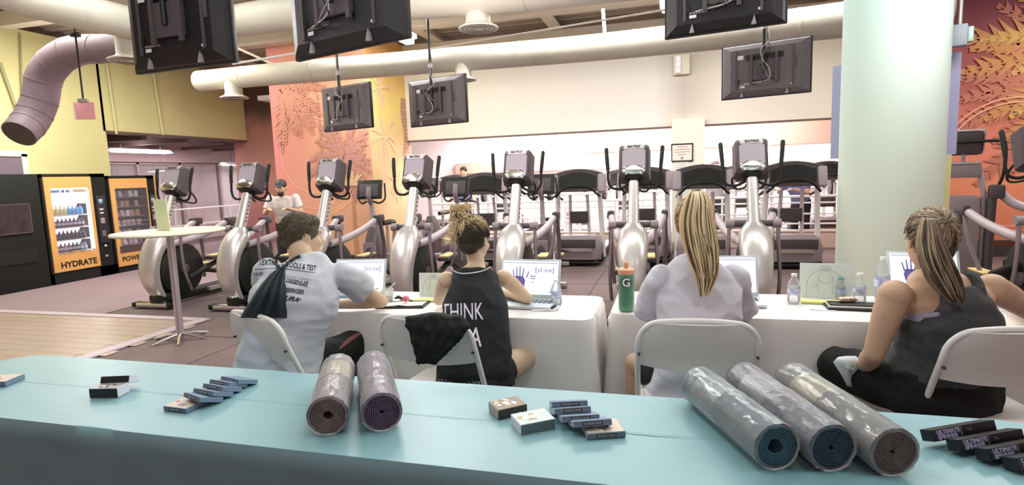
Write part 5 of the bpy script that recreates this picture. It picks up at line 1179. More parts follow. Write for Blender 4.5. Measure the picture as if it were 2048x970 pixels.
def seated(spec):
    """spec: joints in room space; builds skin, top, bottoms"""
    o = person(spec['label']); g = spec['g']; S = (g['shR'] - g['shL']).normalized(); up = V((0, 0, 1))
    mid = (g['shR'] + g['shL']) / 2; pel = g['pel']; nk = g['neck']; sw = (g['shR'] - g['shL']).length / 2; F = up.cross(S).normalized()
    Sp = spec.get('S_pel', S); b = spec['b']
    path = [(pel - up * .09, b['hip'] * .9, b['hd'] * .9), (pel, b['hip'], b['hd']), (pel.lerp(mid, .38) + F * -spec.get('hunch', .0) * .5, b['waist'], b['wd']), (pel.lerp(mid, .68) - F * spec.get('hunch', .02), b['chest'], b['cd']), (pel.lerp(mid, .88) - F * spec.get('hunch', .02) * .6, sw * .92, b['cd'] * .85), (mid + up * .012, sw * .72, b['cd'] * .62), (mid.lerp(nk, .6), sw * .42, .06)]
    body = MB(); body.loft(torso_rings(path, (Sp, S), 1, -.012))
    hc = g['head']; nb = mid.lerp(nk, .5); r, f, u, P = add_head(body, hc, spec['face'], spec['hup'], spec.get('hs', 1.0))
    body.tube([nb - up * .02, nk, hc - u * .05 - f * .01], [b['nk'] * 1.25, b['nk'], b['nk'] * .96], 16, smooth=4)
    ar = b['arm']
    for sd_ in 'LR':
        if 'el' + sd_ not in g: continue
        sh, el, wr = g['sh' + sd_], g['el' + sd_], g['wr' + sd_]; s = -1 if sd_ == 'L' else 1
        body.ell(sh - up * .012, (ar * 1.18,) * 3)
        limb(body, [sh - up * .01, sh.lerp(el, .35) , sh.lerp(el, .7), el], [ar * 1.12, ar * 1.05, ar * .88, ar * .76]); fo = (wr - el)
        limb(body, [el, el.lerp(wr, .3), el.lerp(wr, .7), wr], [ar * .76, ar * .8, ar * .62, ar * .46])
        add_hand(body, wr + fo.normalized() * .01, fo, V((0, 0, -1)) if abs(fo.normalized().z) < .8 else F, -s, spec.get('hs', 1), .35)
    for sd_ in 'LR':
        kn, an = g['kn' + sd_], g['an' + sd_]; hp = pel + Sp * (.09 if sd_ == 'R' else -.09) - up * .03; th = b['th']
        limb(body, [hp, hp.lerp(kn, .4), hp.lerp(kn, .8), kn], [th, th * .95, th * .76, th * .68]); limb(body, [kn, kn.lerp(an, .3), kn.lerp(an, .75), an], [th * .66, th * .66, th * .44, th * .38])
        ft = V((F.x, F.y, 0)).normalized(); 
        sh_ = MB(); sh_.loft([ring_sup(an + ft * y + V((0, 0, z - .07)), ft.cross(up), up, a_, c_, 14) for y, z, a_, c_ in ((-.07, .03, .028, .03), (-.03, .045, .036, .048), (.05, .035, .04, .038), (.12, .024, .044, .026), (.17, .018, .03, .018))])
        sh_.build('shoe', spec['shoe'], o)
    solid('body', body, spec.get('vox', .0075), spec['skin'], o, smooth=3)
    return o, dict(path=path, S=(Sp, S), P=P, r=r, f=f, u=u, F=F, mid=mid, pel=pel, g=g, b=b, up=up, Sv=S)
def shorts(o, d, spec, m, length=.75, voxel=.011, e=.018, calf=0, noise_amp=.006):
    g, b, up = d['g'], d['b'], d['up']; pel = d['pel']; mb = MB(); Sp = d['S'][0]
    mb.loft(torso_rings([(pel - up * .11, b['hip'] * .93, b['hd'] * .92), (pel - up * .03, b['hip'] * 1.0, b['hd']), (pel.lerp(d['mid'], .2), b['hip'] * .92, b['hd'] * .85)], Sp, 1, e))
    for sd_ in 'LR':
        kn = g['kn' + sd_]; hp = pel + Sp * (.09 if sd_ == 'R' else -.09) - up * .03; en = hp.lerp(kn, length); th = b['th']
        limb(mb, [hp, hp.lerp(en, .5), en], [th + e, th * .96 + e, th * (.95 - .25 * length) + e])
        if calf: an = g['an' + sd_]; limb(mb, [hp.lerp(kn, .9), kn, kn.lerp(an, .4), kn.lerp(an, calf)], [th * .75 + e, th * .74 + e, th * .66 + e, th * .5 + e])
    return solid('shorts' if not calf else 'trousers', mb, voxel, m, o, smooth=3, noise_amp=noise_amp, nscale=11)
def tee(o, d, m, e=.02, sleeve=.62, vox=.0085, amp=.008, hem=-.1, sr=1.45, fn=None, nscale=9, name='shirt', loose=0):
    g, b, up = d['g'], d['b'], d['up']; mb = MB(); path = list(d['path']); path = path[1:]
    path[0] = (d['pel'] + up * (hem + .06), path[0][1] + .012 + loose, path[0][2] + .012 + loose * .5)
    path[-1] = (path[-1][0] - up * .012, path[-1][1], path[-1][2] * .98)
    mb.loft(torso_rings(path, d['S'], 1, e)); ar = b['arm']
    for sd_ in 'LR':
        if 'el' + sd_ not in g: continue
        sh, el = g['sh' + sd_], g['el' + sd_]; en = sh.lerp(el, sleeve)
        mb.ell(sh - up * .008, (ar * 1.3 + .01,) * 3); limb_end = [sh - up * .008, sh.lerp(en, .5), en]
        mb.tube(limb_end, [ar * 1.28 + .008, ar * sr + .008, ar * (sr + .08) + .012], 18, smooth=4)
    return solid(name, mb, vox, m, o, smooth=3, noise_amp=amp, nscale=nscale, fn=fn)
# ---------------------------------------------------------------- 1: man in grey T-shirt
d1 = 2.98
g = dict(pel=D(548, 738, 2.84), shL=D(536, 541, 2.95), shR=D(682, 548, 3.06), neck=D(599, 497, 3.04), head=D(604, 473, 3.1),
         elR=D(764, 606, 3.26), wrR=D(655, 622, 3.24), elL=D(548, 625, 3.3), wrL=D(610, 612, 3.5), knR=D(708, 700, 3.2), anR=D(690, 790, 3.2), knL=D(560, 690, 3.35), anL=D(560, 770, 3.35))
g['wrR'].z = .785; g['elR'].z = .79; g['wrL'].z = .8; g['elL'].z = .84
for k in ('anR', 'anL'): g[k].z = .09
g['pel'].z = .56; g['knR'].z = .56; g['knL'].z = .54; g['anR'] = V((g['knR'].x - .02, g['knR'].y + .0, .09)); g['anL'] = V((g['knL'].x, g['knL'].y, .09))
TEE1 = mat('grey_blue_tee', 'c9cdd6', .85, bump=.15, bscale=90)
sp = dict(label='seated man in grey T-shirt with printed back and dark drawstring bag', g=g, b=dict(hip=.165, hd=.115, waist=.175, wd=.11, chest=.2, cd=.12, nk=.056, arm=.047, th=.078), face=(.55, .8, -.12), hup=(.12, .2, 1), hunch=.05, skin=SKIN, shoe=mat('dark_shoe', '26282c', .6), hs=1.06)
m1, d = seated(sp)
tr = shorts(m1, d, sp, [mat('black_trousers', '0d1110', .8, bump=.2, bscale=120)], .98, calf=.9)
sh = tee(m1, d, TEE1, .022, .52, hem=-.16, sr=1.62, loose=.012, amp=.009); B1 = bvh(sh)
mb = MB(); pel = g['pel']
Nb = -(d['F'] * .93) + V((0, 0, .30)); Sx = d['Sv']; INK = mat('black_ink', '20242a', .8); INK2 = mat('pale_ink', '6f7f88', .8)
ctr = g['shL'].lerp(g['shR'], .5)
def on1(px, py): r_ = ray(px, py).normalized(); h = B1.ray_cast(V((0, 0, EYE)), r_, 9); return (h[0] if h[0] is not None else D(px, py, 3)), r_
def dec1(txt, pxc, pyc, w, hgt, m=INK, shear=0, bold=.0008, ang=.12):
    c, r_ = on1(pxc, pyc); N = (-r_ + V((0, 0, .05))).normalized(); X = (CXv * math.cos(ang) - CYv * math.sin(ang)); X = (X - N * X.dot(N)).normalized()
    sc = (c - V((0, 0, EYE))).dot(CFv) / F_PX
    decal(txt, hgt * sc * 1.35, B1, c, X, N, m, m1, shear=shear, bold=bold, width=w * sc)
dec1('TEXTRON', 541, 525, 46, 12, shear=.3, ang=-.03, bold=.0007); dec1('TC', 563, 527, 14, 14, shear=.4, bold=.0018, ang=.05); dec1('TOOLS & TEST', 603, 533, 56, 12, bold=.0007, ang=.13)
def rule(x0, y0, x1, y1, t_=1.0, m=INK):
    c, r_ = on1((x0 + x1) / 2, (y0 + y1) / 2); sc = (c - V((0, 0, EYE))).dot(CFv) / F_PX; L = math.hypot(x1 - x0, y1 - y0) * sc; a = math.atan2(y1 - y0, x1 - x0)
    me = bpy.data.meshes.new('rule'); n = 14; vs = []; 
    for i in range(n + 1): vs += [(-L / 2 + L * i / n, -t_ * sc / 2, 0), (-L / 2 + L * i / n, t_ * sc / 2, 0)]
    me.from_pydata(vs, [], [(2 * i, 2 * i + 2, 2 * i + 3, 2 * i + 1) for i in range(n)]); me.update()
    X = CXv * math.cos(a) - CYv * math.sin(a); N = (-r_).normalized(); X = (X - N * X.dot(N)).normalized(); decal(me, 1, B1, c, X, N, m, m1)
rule(503, 539, 560, 536, 1); rule(560, 536, 628, 545, 1)
dec1('GREENLEE', 507, 549, 34, 6, m=INK2, ang=-.06); dec1('A ELECTRIC COMPANY', 592, 556, 58, 5, m=INK2, ang=.13, bold=.0)
dec1('GREENLEE', 594, 564, 42, 8, ang=.13, shear=.15, bold=.0005); rule(572, 563, 614, 573, 1.2); dec1('<', 566, 561, 8, 12, bold=.0012); dec1('AR', 499, 567, 12, 7, ang=-.3, bold=.001); dec1('<', 494, 553, 6, 9, m=INK2)
dec1('NBERGER', 587, 582, 40, 9, ang=.13, bold=.0006); dec1('URA', 582, 598, 26, 10, ang=.13, shear=.5, bold=.0008); dec1('®', 600, 600, 4, 4)
# drawstring bag on his back
bag = put('drawstring_bag', None); tag(bag, 'dark navy drawstring bag worn on the back of the seated man', 'bag'); 
BG = mat('bag_navy', '1f2c33', .7, bump=.35, bscale=40, stretch=(6, 6, 1), var=.4, vscale=30)
def onb(px, py, off): c, r_ = on1(px, py); return c - r_ * off
rows = [(527, 560, 549, 6), (540, 562, 558, 12), (560, 560, 520, 0)]
prof = [(533, 560, 572, .02), (548, 540, 573, .035), (566, 524, 573, .05), (584, 511, 574, .062), (602, 500, 575, .07), (620, 488, 576, .07), (636, 480, 577, .06)]
rg = []
for y, x0, x1, th in prof:
    a = onb(x0 + 4, y + (0 if y < 600 else 0), .004); b_ = onb(x1, y, .004); n = 26; fr_ = []; bk = []
    nn = -ray((x0 + x1) / 2, y).normalized(); dd = min(a.dot(_fh), b_.dot(_fh)); a = D(x0, y, dd + .0); b_ = D(x1, y, dd + .02)
    for i in range(n + 1):
        q = i / n; c = a.lerp(b_, q); w_ = math.sin(math.pi * q) ** .6; pl = 1 + .22 * math.sin(q * 26 + y * .01) * (1 if y < 625 else .4)
        fr_.append(c + nn * (th * w_ * pl + .004)); bk.append(c - nn * .02 * w_)
    rg.append(fr_ + bk[::-1][1:-1])
mb = MB(); mb.loft(rg); mb.build('bag_body', BG, bag, 70)
def cord(pts, off=.012, n=7):
    q = []
    for (a, b), (c, e) in zip(pts, pts[1:]): q += [onb(a + (c - a) * k / n, b + (e - b) * k / n, off) for k in range(n)]
    return q + [onb(*pts[-1], off)]
MB().tube(cord([(562, 540), (552, 528), (553, 514), (560, 506)]), .0075, 8).build('strap', BG, bag); MB().tube(cord([(564, 538), (576, 525), (590, 516), (600, 512)]), .0075, 8).build('strap', BG, bag)
MB().tube([D(578, 636, 2.9), D(600, 690, 2.8), D(630, 668, 2.85), D(645, 640, 3.0)], .004, 8, smooth=6).build('cord', BG, bag)
for q in bag.children: pass
# orange patch on his knee
B1t = bvh(tr)
def dectr(): 
    r_ = ray(700, 683).normalized(); h = B1t.ray_cast(V((0, 0, EYE)), r_, 9)
    if h[0] is None: return
    me = bpy.data.meshes.new('patch'); me.from_pydata([(-.055 + i * .011, -.045 + i * .0085 + j * (.012 + .018 * math.sin(i * .31)), 0) for j in (0, .5, 1) for i in range(11)], [], [(j * 11 + i, j * 11 + i + 1, j * 11 + i + 12, j * 11 + i + 11) for j in (0, 1) for i in range(10)]); me.update(); N = -r_; X = (CXv - N * CXv.dot(N)).normalized(); decal(me, 1, B1t, h[0], X, N, mat('rust_patch', '8d5c50', .8, var=.4, vscale=60), m1, name='patch')
dectr()
# short hair
H1 = mat('hair_brown', '5b5040', .8, var=.3, vscale=60); H1b = mat('hair_light_brown', '8b7a5c', .8)
P = d['P']; mb = MB(); fr = (d['r'], d['f'], d['u']); mb.ell(P(0, -.016, .03), tuple(q * 1.06 for q in (.079, .098, .096)), fr, seg=22, rings=16); mb.ell(P(0, -.05, -.012), (.072, .062, .062), fr); mb.ell(P(0, .04, .075), (.06, .05, .045), fr)
hm = remesh(mb, .006, 'hair', H1, smooth=2, noise_amp=.003, nscale=60)
ho = put('hair', hm, m1)
mb = MB(); rr = random.Random(4)
for i in range(1500):
    q = V((rr.gauss(0, 1), rr.gauss(0, 1), rr.gauss(0, 1))).normalized()
    if q.z < -.55 or (q.y > .35 and q.z < .35) or (q.z < -.2 and q.y > -.2): continue
    a = P(q.x * .083, -.016 + q.y * .103, .03 + q.z * .1); dn = (P(0, -.1, -.9) - P(0, 0, 0)).normalized(); o_ = (a - P(0, -.016, .03)).normalized(); mb.mi = rr.choice((0, 0, 1)); l = rr.uniform(.008, .018)
    mb.tube([a - o_ * .004, a + o_ * .004 + dn * l * .5, a + dn * l + o_ * .003], [.0016, .0014, .0006], 3, caps=False)
mb.build('hair_strands', [H1, H1b], ho, kind='stuff')
# ---------------------------------------------------------------- 2: woman with bun, dark tank top
g = dict(pel=D(950, 742, 2.78), shL=D(893, 556, 3.0), shR=D(1006, 552, 3.04), neck=D(952, 522, 3.06), head=D(948, 478, 3.08), elR=D(1056, 610, 3.2), wrR=D(1000, 612, 3.45), elL=D(878, 625, 3.25), wrL=D(930, 606, 3.5), knR=D(1068, 745, 2.98), anR=D(1060, 800, 3.0), knL=D(890, 720, 3.2), anL=D(890, 800, 3.1))
g['pel'].z = .54
for k in ('elR', 'wrR', 'elL', 'wrL'): g[k].z = .79
g['knR'].z = .53; g['knL'].z = .53
for q in 'LR': g['an' + q] = V((g['kn' + q].x + (.0), g['kn' + q].y + .02, .09))
sp = dict(label='seated woman with messy blond bun and dark sleeveless top reading THINK', g=g, b=dict(hip=.175, hd=.12, waist=.135, wd=.095, chest=.15, cd=.1, nk=.047, arm=.041, th=.083), face=(.25, .95, -.22), hup=(.05, .25, 1), hunch=.03, skin=SKIN3, shoe=mat('grey_shoe', '6a6c70', .6), hs=1.0)
m2, d = seated(sp)
shorts(m2, d, sp, [mat('black_shorts', '0b100e', .8)], .16)
def cut2(q, nn): pass
TK = mat('navy_black_top', '121a20', .8, var=.35, vscale=60, bump=.15, bscale=100)
mb = MB(); pth = list(d['path'])[1:]; pth[0] = (g['pel'] - V((0, 0, .1)), .185, .14); pth[1] = (pth[1][0], .155, .108); sv = d['S']
pth = pth[:3] + [(pth[3][0], pth[3][1] * .8, pth[3][2] * 1.0), (d['mid'] + V((0, 0, .018)), .098, .066)]
mb.loft(torso_rings(pth, sv, 1, .018))
tk = solid('tank_top', mb, .008, TK, m2, smooth=4, noise_amp=.006, nscale=10); B2 = bvh(tk); SC_ = m2
def dec(B, own, txt, pxc, pyc, w, hgt, m, shear=0, bold=.0006, ang=.0, name='print'):
    r_ = ray(pxc, pyc).normalized(); h = B.ray_cast(V((0, 0, EYE)), r_, 9); c = h[0] if h[0] is not None else D(pxc, pyc, 2.9)
    N = -r_; X = (CXv * math.cos(ang) - CYv * math.sin(ang)); X = (X - N * X.dot(N)).normalized(); sc = (c - V((0, 0, EYE))).dot(CFv) / F_PX
    return decal(txt, hgt * sc * 1.35, B, c, X, N, m, own, shear=shear, bold=bold, width=w * sc if w else None, name=name)
LW = mat('white_print', 'e6e0f0', .7); dec(B2, m2, 'THINK', 924, 625, 84, 36, LW, ang=-.03, bold=.0); dec(B2, m2, 'A', 951, 676, 26, 40, LW, ang=.04)
dec(B2, m2, 'Race For The Cure', 912, 762, 96, 9, mat('grey_print', 'a9a2ac', .7), ang=.07, bold=0)

def onto(B, px, py, off, dd): r_ = ray(px, py).normalized(); h = B.ray_cast(V((0, 0, EYE)), r_, 9); return (h[0] if h[0] is not None else D(px, py, dd)) - r_ * off
MB().tube([onto(B2, x, y, .004, 2.95) for x, y in ((902, 534), (908, 542), (922, 547), (945, 546), (968, 541), (982, 533))], .0035, 6, smooth=4).build('neck_trim', LW, m2)
HB = mat('blond', 'e2cda2', .6); HD = mat('dark_root', '3a3527', .7); HM = mat('honey_hair', 'a78c62', .6)
P = d['P']; fr = (d['r'], d['f'], d['u'])
mb = MB(); mb.ell(P(0, -.014, .028), (.084, .102, .1), fr, seg=20, rings=14); mb.ell(P(0, -.045, -.03), (.066, .062, .06), fr); hm = remesh(mb, .007, 'hair', HD, smooth=3, noise_amp=.002, nscale=60); ho = put('hair', hm, m2)
reg = lambda q: not (q.y > .5 and q.z < .45) and q.z > -.75 and not (q.y > .1 and q.z < -.2)
tie = (-.28, -.72, .52)
mb = hair_fibres(P, 1.0, tie, 640, 2, [HD, HD, HM, HB], .0021, reg, 1.09, low=.05); mb.build('hair_strands', [HD, HD, HM, HB], ho, kind='stuff')
mb = MB(); rr = random.Random(8); bc = P(-.03, -.1, .105)
for i in range(300):
    v0 = V((rr.gauss(0, 1), rr.gauss(0, 1), rr.gauss(0, 1))).normalized(); v1 = V((rr.gauss(0, 1), rr.gauss(0, 1), rr.gauss(0, 1) - .3)).normalized(); R0 = rr.uniform(.026, .05)
    pts = [bc + (v0 * (1 - t) + v1 * t).normalized() * R0 * (1 + (.3 * t if i % 4 == 0 else 0)) for t in (0, .33, .66, 1)]; mb.mi = rr.choice((0, 0, 0, 1, 2)); mb.tube(smooth_path(pts, 3), [.0032, .003, .0012], 4, caps=False)
for i in range(90):
    a = bc + V((rr.uniform(-.035, .035), rr.uniform(-.03, 0), rr.uniform(-.02, .02))); mb.mi = rr.choice((0, 0, 1)); l = rr.uniform(.06, .14); mb.tube(smooth_path([a, a + V((rr.uniform(-.03, .02), -.02, -l * .5)), a + V((rr.uniform(-.04, .03), -.015, -l))], 3), [.0032, .003, .001], 4, caps=False)
for i in range(60):
    a = bc + V((rr.uniform(-.03, .03), 0, .02)); mb.mi = 0; mb.tube(smooth_path([a, a + V((rr.uniform(-.06, .06), rr.uniform(-.02, .02), rr.uniform(.02, .05))), a + V((rr.uniform(-.09, .09), rr.uniform(-.03, .03), rr.uniform(.0, .06)))], 3), [.0022, .0018, .0006], 4, caps=False)
mb.build('hair_bun', [HB, HM, HD], ho, kind='stuff')
# black jacket over her chair
jm = MB(); JB = mat('black_jacket', '070c0a', .85, bump=.3, bscale=60)
jp = [(812, 640, 2.33), (850, 628, 2.36), (890, 640, 2.36), (925, 648, 2.36)]
rg = []
for k, (y, x0, x1, dd, th) in enumerate(((628, 842, 868, 2.52, .03), (634, 812, 925, 2.50, .045), (655, 812, 942, 2.47, .05), (690, 822, 912, 2.455, .045), (716, 830, 884, 2.45, .03), (728, 835, 872, 2.45, .015))):
    a, b_ = D(x0, y, dd), D(x1, y, dd - .02 + .0); n = 20; nn = V((.1, -1, .1)).normalized()
    rg.append([a.lerp(b_, i / n) + nn * (th * .5 * math.sin(math.pi * i / n) ** .5 + .01 * math.sin(i * 1.7 + k)) for i in range(n + 1)] + [a.lerp(b_, i / n) - nn * th * (.35 if k > 1 else 1.2) * math.sin(math.pi * i / n) ** .5 for i in range(n - 1, 0, -1)])
jm.loft(rg); jme = remesh(jm, .008, 'jacket', JB, smooth=2, noise_amp=.008, nscale=12); jo = put('jacket', jme); tag(jo, 'black jacket hanging over the back of the second folding chair', 'jacket')
# ---------------------------------------------------------------- 3: woman with long blond ponytail
g = dict(pel=D(1396, 752, 2.58), shL=D(1318, 556, 2.64), shR=D(1468, 556, 2.66), neck=D(1390, 505, 2.72), head=D(1388, 448, 2.74), elL=D(1298, 632, 2.76), wrL=D(1350, 640, 3.05), elR=D(1486, 632, 2.78), wrR=D(1450, 640, 3.1), knL=D(1272, 760, 2.8), anL=D(1280, 800, 2.8), knR=D(1470, 740, 3.0), anR=D(1480, 800, 3.0))
g['pel'].z = .55
for k in ('wrL', 'wrR'): g[k].z = .8
g['knL'].z = .52; g['knR'].z = .54
for q in 'LR': g['an' + q] = V((g['kn' + q].x, g['kn' + q].y + .02, .09))
sp = dict(label='seated woman with long blond ponytail and loose pale T-shirt', g=g, b=dict(hip=.175, hd=.125, waist=.155, wd=.11, chest=.165, cd=.11, nk=.05, arm=.044, th=.085), face=(-.12, .98, -.15), hup=(0, .12, 1), hunch=.02, skin=SKIN2, shoe=MATS['grey_shoe'], hs=1.04)
m3, d = seated(sp)
shorts(m3, d, sp, [mat('dark_shorts', '181c1e', .8)], .62)
sh = tee(m3, d, mat('pale_lilac_tee', 'd3d3de', .85, bump=.12, bscale=90), .026, .9, hem=-.17, sr=1.35, loose=.022, amp=.011, nscale=8)
P = d['P']; fr = (d['r'], d['f'], d['u']); HB3 = mat('blond_warm', 'dcbf92', .6); HL = mat('blond_pale', 'ecd9b4', .6); HD3 = mat('hair_dark_brown', '6a5634', .7)
mb = MB(); mb.ell(P(0, -.014, .028), (.084, .104, .1), fr, seg=20, rings=14); mb.ell(P(0, -.04, -.04), (.068, .066, .07), fr); ho = put('hair', remesh(mb, .007, 'hair', HD3, smooth=3, noise_amp=.002, nscale=60), m3)
tie = (.02, -.45, .92); mb = hair_fibres(P, 1.0, tie, 620, 3, [HD3, HD3, HB3, HL], .0023, reg, 1.09); mb.build('hair_strands', [HD3, HD3, HB3, HL], ho, kind='stuff')
rr = random.Random(3); mb = MB()
pathp = [(1392, 396, 2.66, .012), (1394, 384, 2.6, .028), (1395, 402, 2.55, .05), (1393, 440, 2.52, .066), (1398, 480, 2.5, .07), (1406, 520, 2.48, .06), (1411, 555, 2.46, .04), (1407, 592, 2.45, .014)]
pp = [(D(x, y, dd), w_) for x, y, dd, w_ in pathp]
for i in range(460):
    a = (rr.uniform(-1, 1), rr.uniform(-.5, .6)); n_ = rr.choice((8, 8, 7, 7, 6, 8)); wavy(a, pp[:n_], rr, (CXv, -_fh), .0034 * rr.uniform(.6, 1.3), mb, (0, 0, 1, 1, 2, 2))
mb.build('ponytail', [HB3, HL, HD3], ho, kind='stuff')
MB().tube([D(1385, 388, 2.66), D(1400, 386, 2.66)], .02, 14).build('hair_tie', HD3, ho)
# ---------------------------------------------------------------- 4: woman in grey racerback
g = dict(pel=D(1880, 800, 2.33), shL=D(1790, 585, 2.3), shR=D(1984, 572, 2.36), neck=D(1878, 540, 2.42), head=D(1860, 480, 2.42), elL=D(1748, 708, 2.32), wrL=D(1722, 742, 2.52), elR=D(2062, 628, 2.5), wrR=D(2010, 650, 2.8), knL=D(1672, 770, 2.62), anL=D(1680, 850, 2.6), knR=D(1900, 760, 2.9), anR=D(1900, 830, 2.9))
g['pel'].z = .55; g['elR'].z = .8; g['wrR'].z = .8; g['knL'].z = .54; g['knR'].z = .55
for q in 'LR': g['an' + q] = V((g['kn' + q].x, g['kn' + q].y + .02, .09))
sp = dict(label='seated woman at right with brown ponytail and grey racerback top', g=g, b=dict(hip=.215, hd=.15, waist=.17, wd=.125, chest=.175, cd=.12, nk=.054, arm=.055, th=.1), face=(-.12, .97, -.2), hup=(.02, .18, 1), hunch=.03, skin=SKIN2, shoe=MATS['grey_shoe'], hs=1.06)
m4, d = seated(sp)
shorts(m4, d, sp, [mat('black_leggings', '080c0b', .85)], .98, e=.02)
mb = MB(); pth = list(d['path'])[1:]; S_ = d['Sv']
pth[0] = (g['pel'] + V((0, 0, .07)), .2, .15)
mb.loft(torso_rings(pth[:3] + [(pth[2][0].lerp(pth[3][0], .75), .125, .118), (d['mid'] - V((0, 0, .01)), .075, .082)], d['S'], 1, .02))
for s in (-1, 1): mb.tube([pth[3][0] - d['F'] * .1 + S_ * s * .05, d['mid'] + S_ * s * .085 - d['F'] * .065 + V((0, 0, .03)), d['mid'] + S_ * s * .095 + V((0, 0, .05)), d['mid'] + S_ * s * .09 + d['F'] * .07 - V((0, 0, .02))], .02, 10, smooth=4)
solid('racerback_top', mb, .008, mat('heather_grey', '4c4e50', .85, var=.5, vscale=180, bump=.2, bscale=120), m4, smooth=3, noise_amp=.006, nscale=10)
mb = MB(); mb.loft(torso_rings([(pth[2][0].lerp(pth[3][0], .1), pth[2][1] * 1.0, pth[2][2] * 1.0), (pth[2][0].lerp(pth[3][0], .7), pth[2][1] * 1.0 + .004, pth[2][2])], d['S'], 1, .004)); solid('bra_band', mb, .008, mat('lilac_band', 'b8b4c8', .7, var=.3, vscale=30, stretch=(1, 1, 6)), m4)
P = d['P']; fr = (d['r'], d['f'], d['u']); HA = mat('brown_hair_mid', '8a7762', .65); HC = mat('brown_hair_light', 'c0ab8a', .6); HE = mat('brown_hair_dark', '46392c', .7)
mb = MB(); mb.ell(P(0, -.014, .028), (.086, .106, .1), fr, seg=20, rings=14); mb.ell(P(0, -.04, -.035), (.07, .068, .07), fr); ho = put('hair', remesh(mb, .007, 'hair', HE, smooth=3, noise_amp=.002, nscale=60), m4)
tie = (0, -.95, .38); mb = hair_fibres(P, 1.0, tie, 700, 5, [HA, HA, HE, HC], .0023, reg, 1.09); mb.build('hair_strands', [HA, HA, HE, HC], ho, kind='stuff')
rr = random.Random(6); mb = MB()
pathp = [(1856, 444, 2.3, .012), (1857, 438, 2.25, .02), (1858, 462, 2.22, .032), (1862, 495, 2.2, .044), (1874, 530, 2.18, .052), (1888, 562, 2.17, .05), (1902, 588, 2.16, .036), (1916, 605, 2.16, .022)]
pp = [(D(x, y, dd), w_) for x, y, dd, w_ in pathp]
for i in range(420):
    a = (rr.uniform(-1, 1), rr.uniform(-.5, .6)); n_ = rr.choice((8, 8, 7, 6, 7)); wavy(a, pp[:n_], rr, (CXv, -_fh), .003 * rr.uniform(.6, 1.3), mb, (0, 0, 1, 2))
mb.build('ponytail', [HA, HC, HE], ho, kind='stuff')
MB().tube([D(1850, 441, 2.29), D(1864, 441, 2.29)], .018, 14).build('hair_tie', HE, ho)
# crumpled white cloth on her lap
mb = MB(); pc = D(1700, 742, 2.5); rg = []
for k in range(9):
    a = D(1668 + k * 4 + (k * k) * .2, 722 - k * 1.0 + (0 if k < 5 else (k - 5) * 4), 2.5); q = [(1668, 722), (1688, 712), (1712, 712), (1728, 728), (1722, 750), (1706, 772), (1696, 774), (1684, 756)]
outl = [(1666, 724), (1676, 714), (1692, 712), (1712, 712), (1726, 726), (1732, 742), (1718, 758), (1704, 774), (1694, 772), (1684, 752)]
n = len(outl); fr_ = []; 
for q_ in (1.0, .66, .33, .02):
    rg.append([D(1700 + (x - 1700) * q_, 738 + (y - 738) * q_, 2.47 - .035 * (1 - q_) + .008 * math.sin(x * .35 + q_ * 5)) for x, y in outl])
bk = [D(x, y, 2.5) for x, y in outl]
mb.loft([[p + _fh * .03 for p in rg[-1]], [p + _fh * .03 for p in rg[1]], bk] + rg)
o = mb.build('cloth', mat('white_cotton', 'd5dde2', .8, bump=.5, bscale=14), None, 60, label='crumpled white cloth on the lap of the woman at right', cat='cloth')
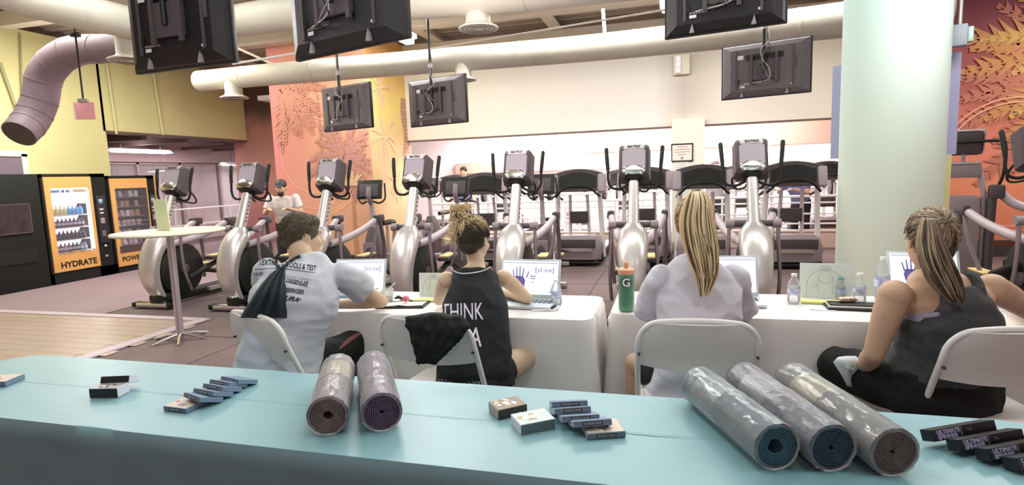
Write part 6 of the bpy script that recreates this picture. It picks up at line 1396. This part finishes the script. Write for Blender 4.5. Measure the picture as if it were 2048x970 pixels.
# ---------------------------------------------------------------- people far behind
def far_person(label, base, face, shirt, pants, hairm, cap=None, beard=False, lean=0, arms='down', skin=SKIN2, ht=1.72, sit=False):
    o = person(label, base); s = ht / 1.75; F = nrm(face); up = V((0, 0, 1)); S = F.cross(up).normalized(); Q = lambda x, y, z: (S * x + F * y + up * z) * s
    L = lambda z: lean * max(0, z - .9)
    zz = -.35 if sit else 0
    pel = Q(0, 0, .95 + zz); mid = Q(0, L(1.42), 1.42 + zz); hc = Q(0, L(1.6) + .03, 1.62 + zz); nk = Q(0, L(1.5), 1.5 + zz)
    b = MB(); path = [(pel - up * .06, .15, .1), (pel, .16, .11), (pel.lerp(mid, .4), .145, .1), (pel.lerp(mid, .75), .18, .115), (mid, .17, .08), (mid + up * .05, .08, .06)]
    b.loft(torso_rings(path, S, 1, -.012)); r, f, u, P = add_head(b, hc, F + up * -.12, up); b.tube([mid, nk, hc - up * .06], [.07, .055, .052], 12)
    sl = MB(); sl.loft(torso_rings(path[:-1] + [(mid + up * .03, .12, .07)], S, 1, .014))
    for s_ in (-1, 1):
        sh = mid + S * s_ * .19
        el, wr = (sh + Q(s_ * .06, -.02, -.28), sh + Q(s_ * .05, .16, -.46)) if arms == 'down' else (sh + Q(s_ * .1, .06, -.25), sh + Q(-s_ * .03, .3, -.18))
        limb(b, [sh, el], [.052, .042]); limb(b, [el, wr], [.042, .028]); add_hand(b, wr, wr - el, V((0, 0, -1)), -s_, 1, .5); sl.tube([sh, sh.lerp(el, .7)], [.068, .064], 12); sl.ell(sh, (.07, .07, .07))
    pt = MB(); pt.loft(torso_rings([(pel - up * .1, .155, .11), (pel + up * .04, .16, .11)], S, 1, .02))
    for s_ in (-1, 1):
        hp = pel + S * s_ * .09; 
        kn = hp + (Q(s_ * .03, .40, -.05) if sit else Q(s_ * .02, .03, -.45)); an = V((kn.x, kn.y, .09)) - F * (.0 if sit else .05)
        limb(b, [hp, kn, an], [.08, .055, .04]); limb(pt, [hp, hp.lerp(kn, .55), kn, kn.lerp(an, .9)], [.1, .09, .075, .065])
        f2 = MB(); f2.loft([ring_sup(an + F * y + up * (z - .07), S, up, a_, c_, 12) for y, z, a_, c_ in ((-.07, .03, .028, .03), (0, .045, .038, .045), (.1, .028, .044, .028), (.17, .018, .03, .018))]); f2.build('shoe', MATS['grey_shoe'], o)
    solid('body', b, .011, skin, o); solid('shirt', sl, .012, shirt, o, noise_amp=.005); solid('trousers', pt, .013, pants, o)
    fr = (r, f, u)
    hb = MB(); hb.ell(P(0, -.018, .035), (.08, .1, .094), fr, seg=18, rings=12)
    hb.build('hair', hairm, o)
    for sx in (-1, 1): MB().ell(P(sx * .031, .088, -.002), (.012, .008, .008), fr, 10, 6).build('eye', EYE_W, o); MB().ell(P(sx * .031, .095, -.002), (.005, .004, .005), fr, 8, 6).build('pupil', EYE_D, o)
    if beard: bb = MB(); bb.ell(P(0, .065, -.088), (.052, .046, .046), fr); bb.build('beard', hairm, o)
    if cap:
        cb = MB(); R = []
        for k in range(8): a = k / 7 * math.pi / 2; R.append([P(math.cos(q) * .088 * math.cos(a), -.01 + math.sin(q) * .106 * math.cos(a), .05 + .085 * math.sin(a)) for q in [2 * math.pi * j / 20 for j in range(20)]])
        cb.loft(R); cb.loft([[P(x, y, z) for x, y, z in ((-.07, .07, .05 + e), (0, .09, .055 + e), (.07, .07, .05 + e), (.055, .14, .035 + e), (0, .165, .03 + e), (-.055, .14, .035 + e))] for e in (0, .006)]); cb.build('cap', cap, o)
    return o
p = D(571, 400, 9.2); far_person('man with dark cap and beard behind the third cross trainer, white shirt', V((p.x, p.y, 0)), (.35, -.9, 0), mat('white_shirt', 'e9e0dc', .8), mat('far_dark', '3a3438', .8), mat('far_hair', '33291f', .8), mat('cap_dark', '4d4340', .7), True, .25, 'up', ht=1.55)
p = GY(928, 350, 11.78); far_person('man with short dark hair and blue shirt far behind the blond bun', V((p.x, p.y, 0)), (.1, -1, 0), mat('blue_violet_shirt', '7f80b8', .8), MATS['far_dark'], MATS['far_hair'], ht=1.74)
p = GY(1430, 338, 11.78); far_person('person with cap far behind, left of the head on cross trainer', V((p.x, p.y, 0)), (0, -1, 0), mat('far_grey_shirt', 'a39aa2', .8), MATS['far_dark'], MATS['far_hair'], mat('cap_mauve', '8f7b80', .7), ht=1.66)
p = GY(1602, 400, 11.78); far_person('person in dark trousers and violet shirt bending beyond the large treadmill', V((p.x, p.y, 0)), (-.6, -.7, 0), mat('violet_shirt', '6f6d95', .8), mat('far_black', '201c22', .8), MATS['far_hair'], lean=.5, arms='up', ht=1.5)
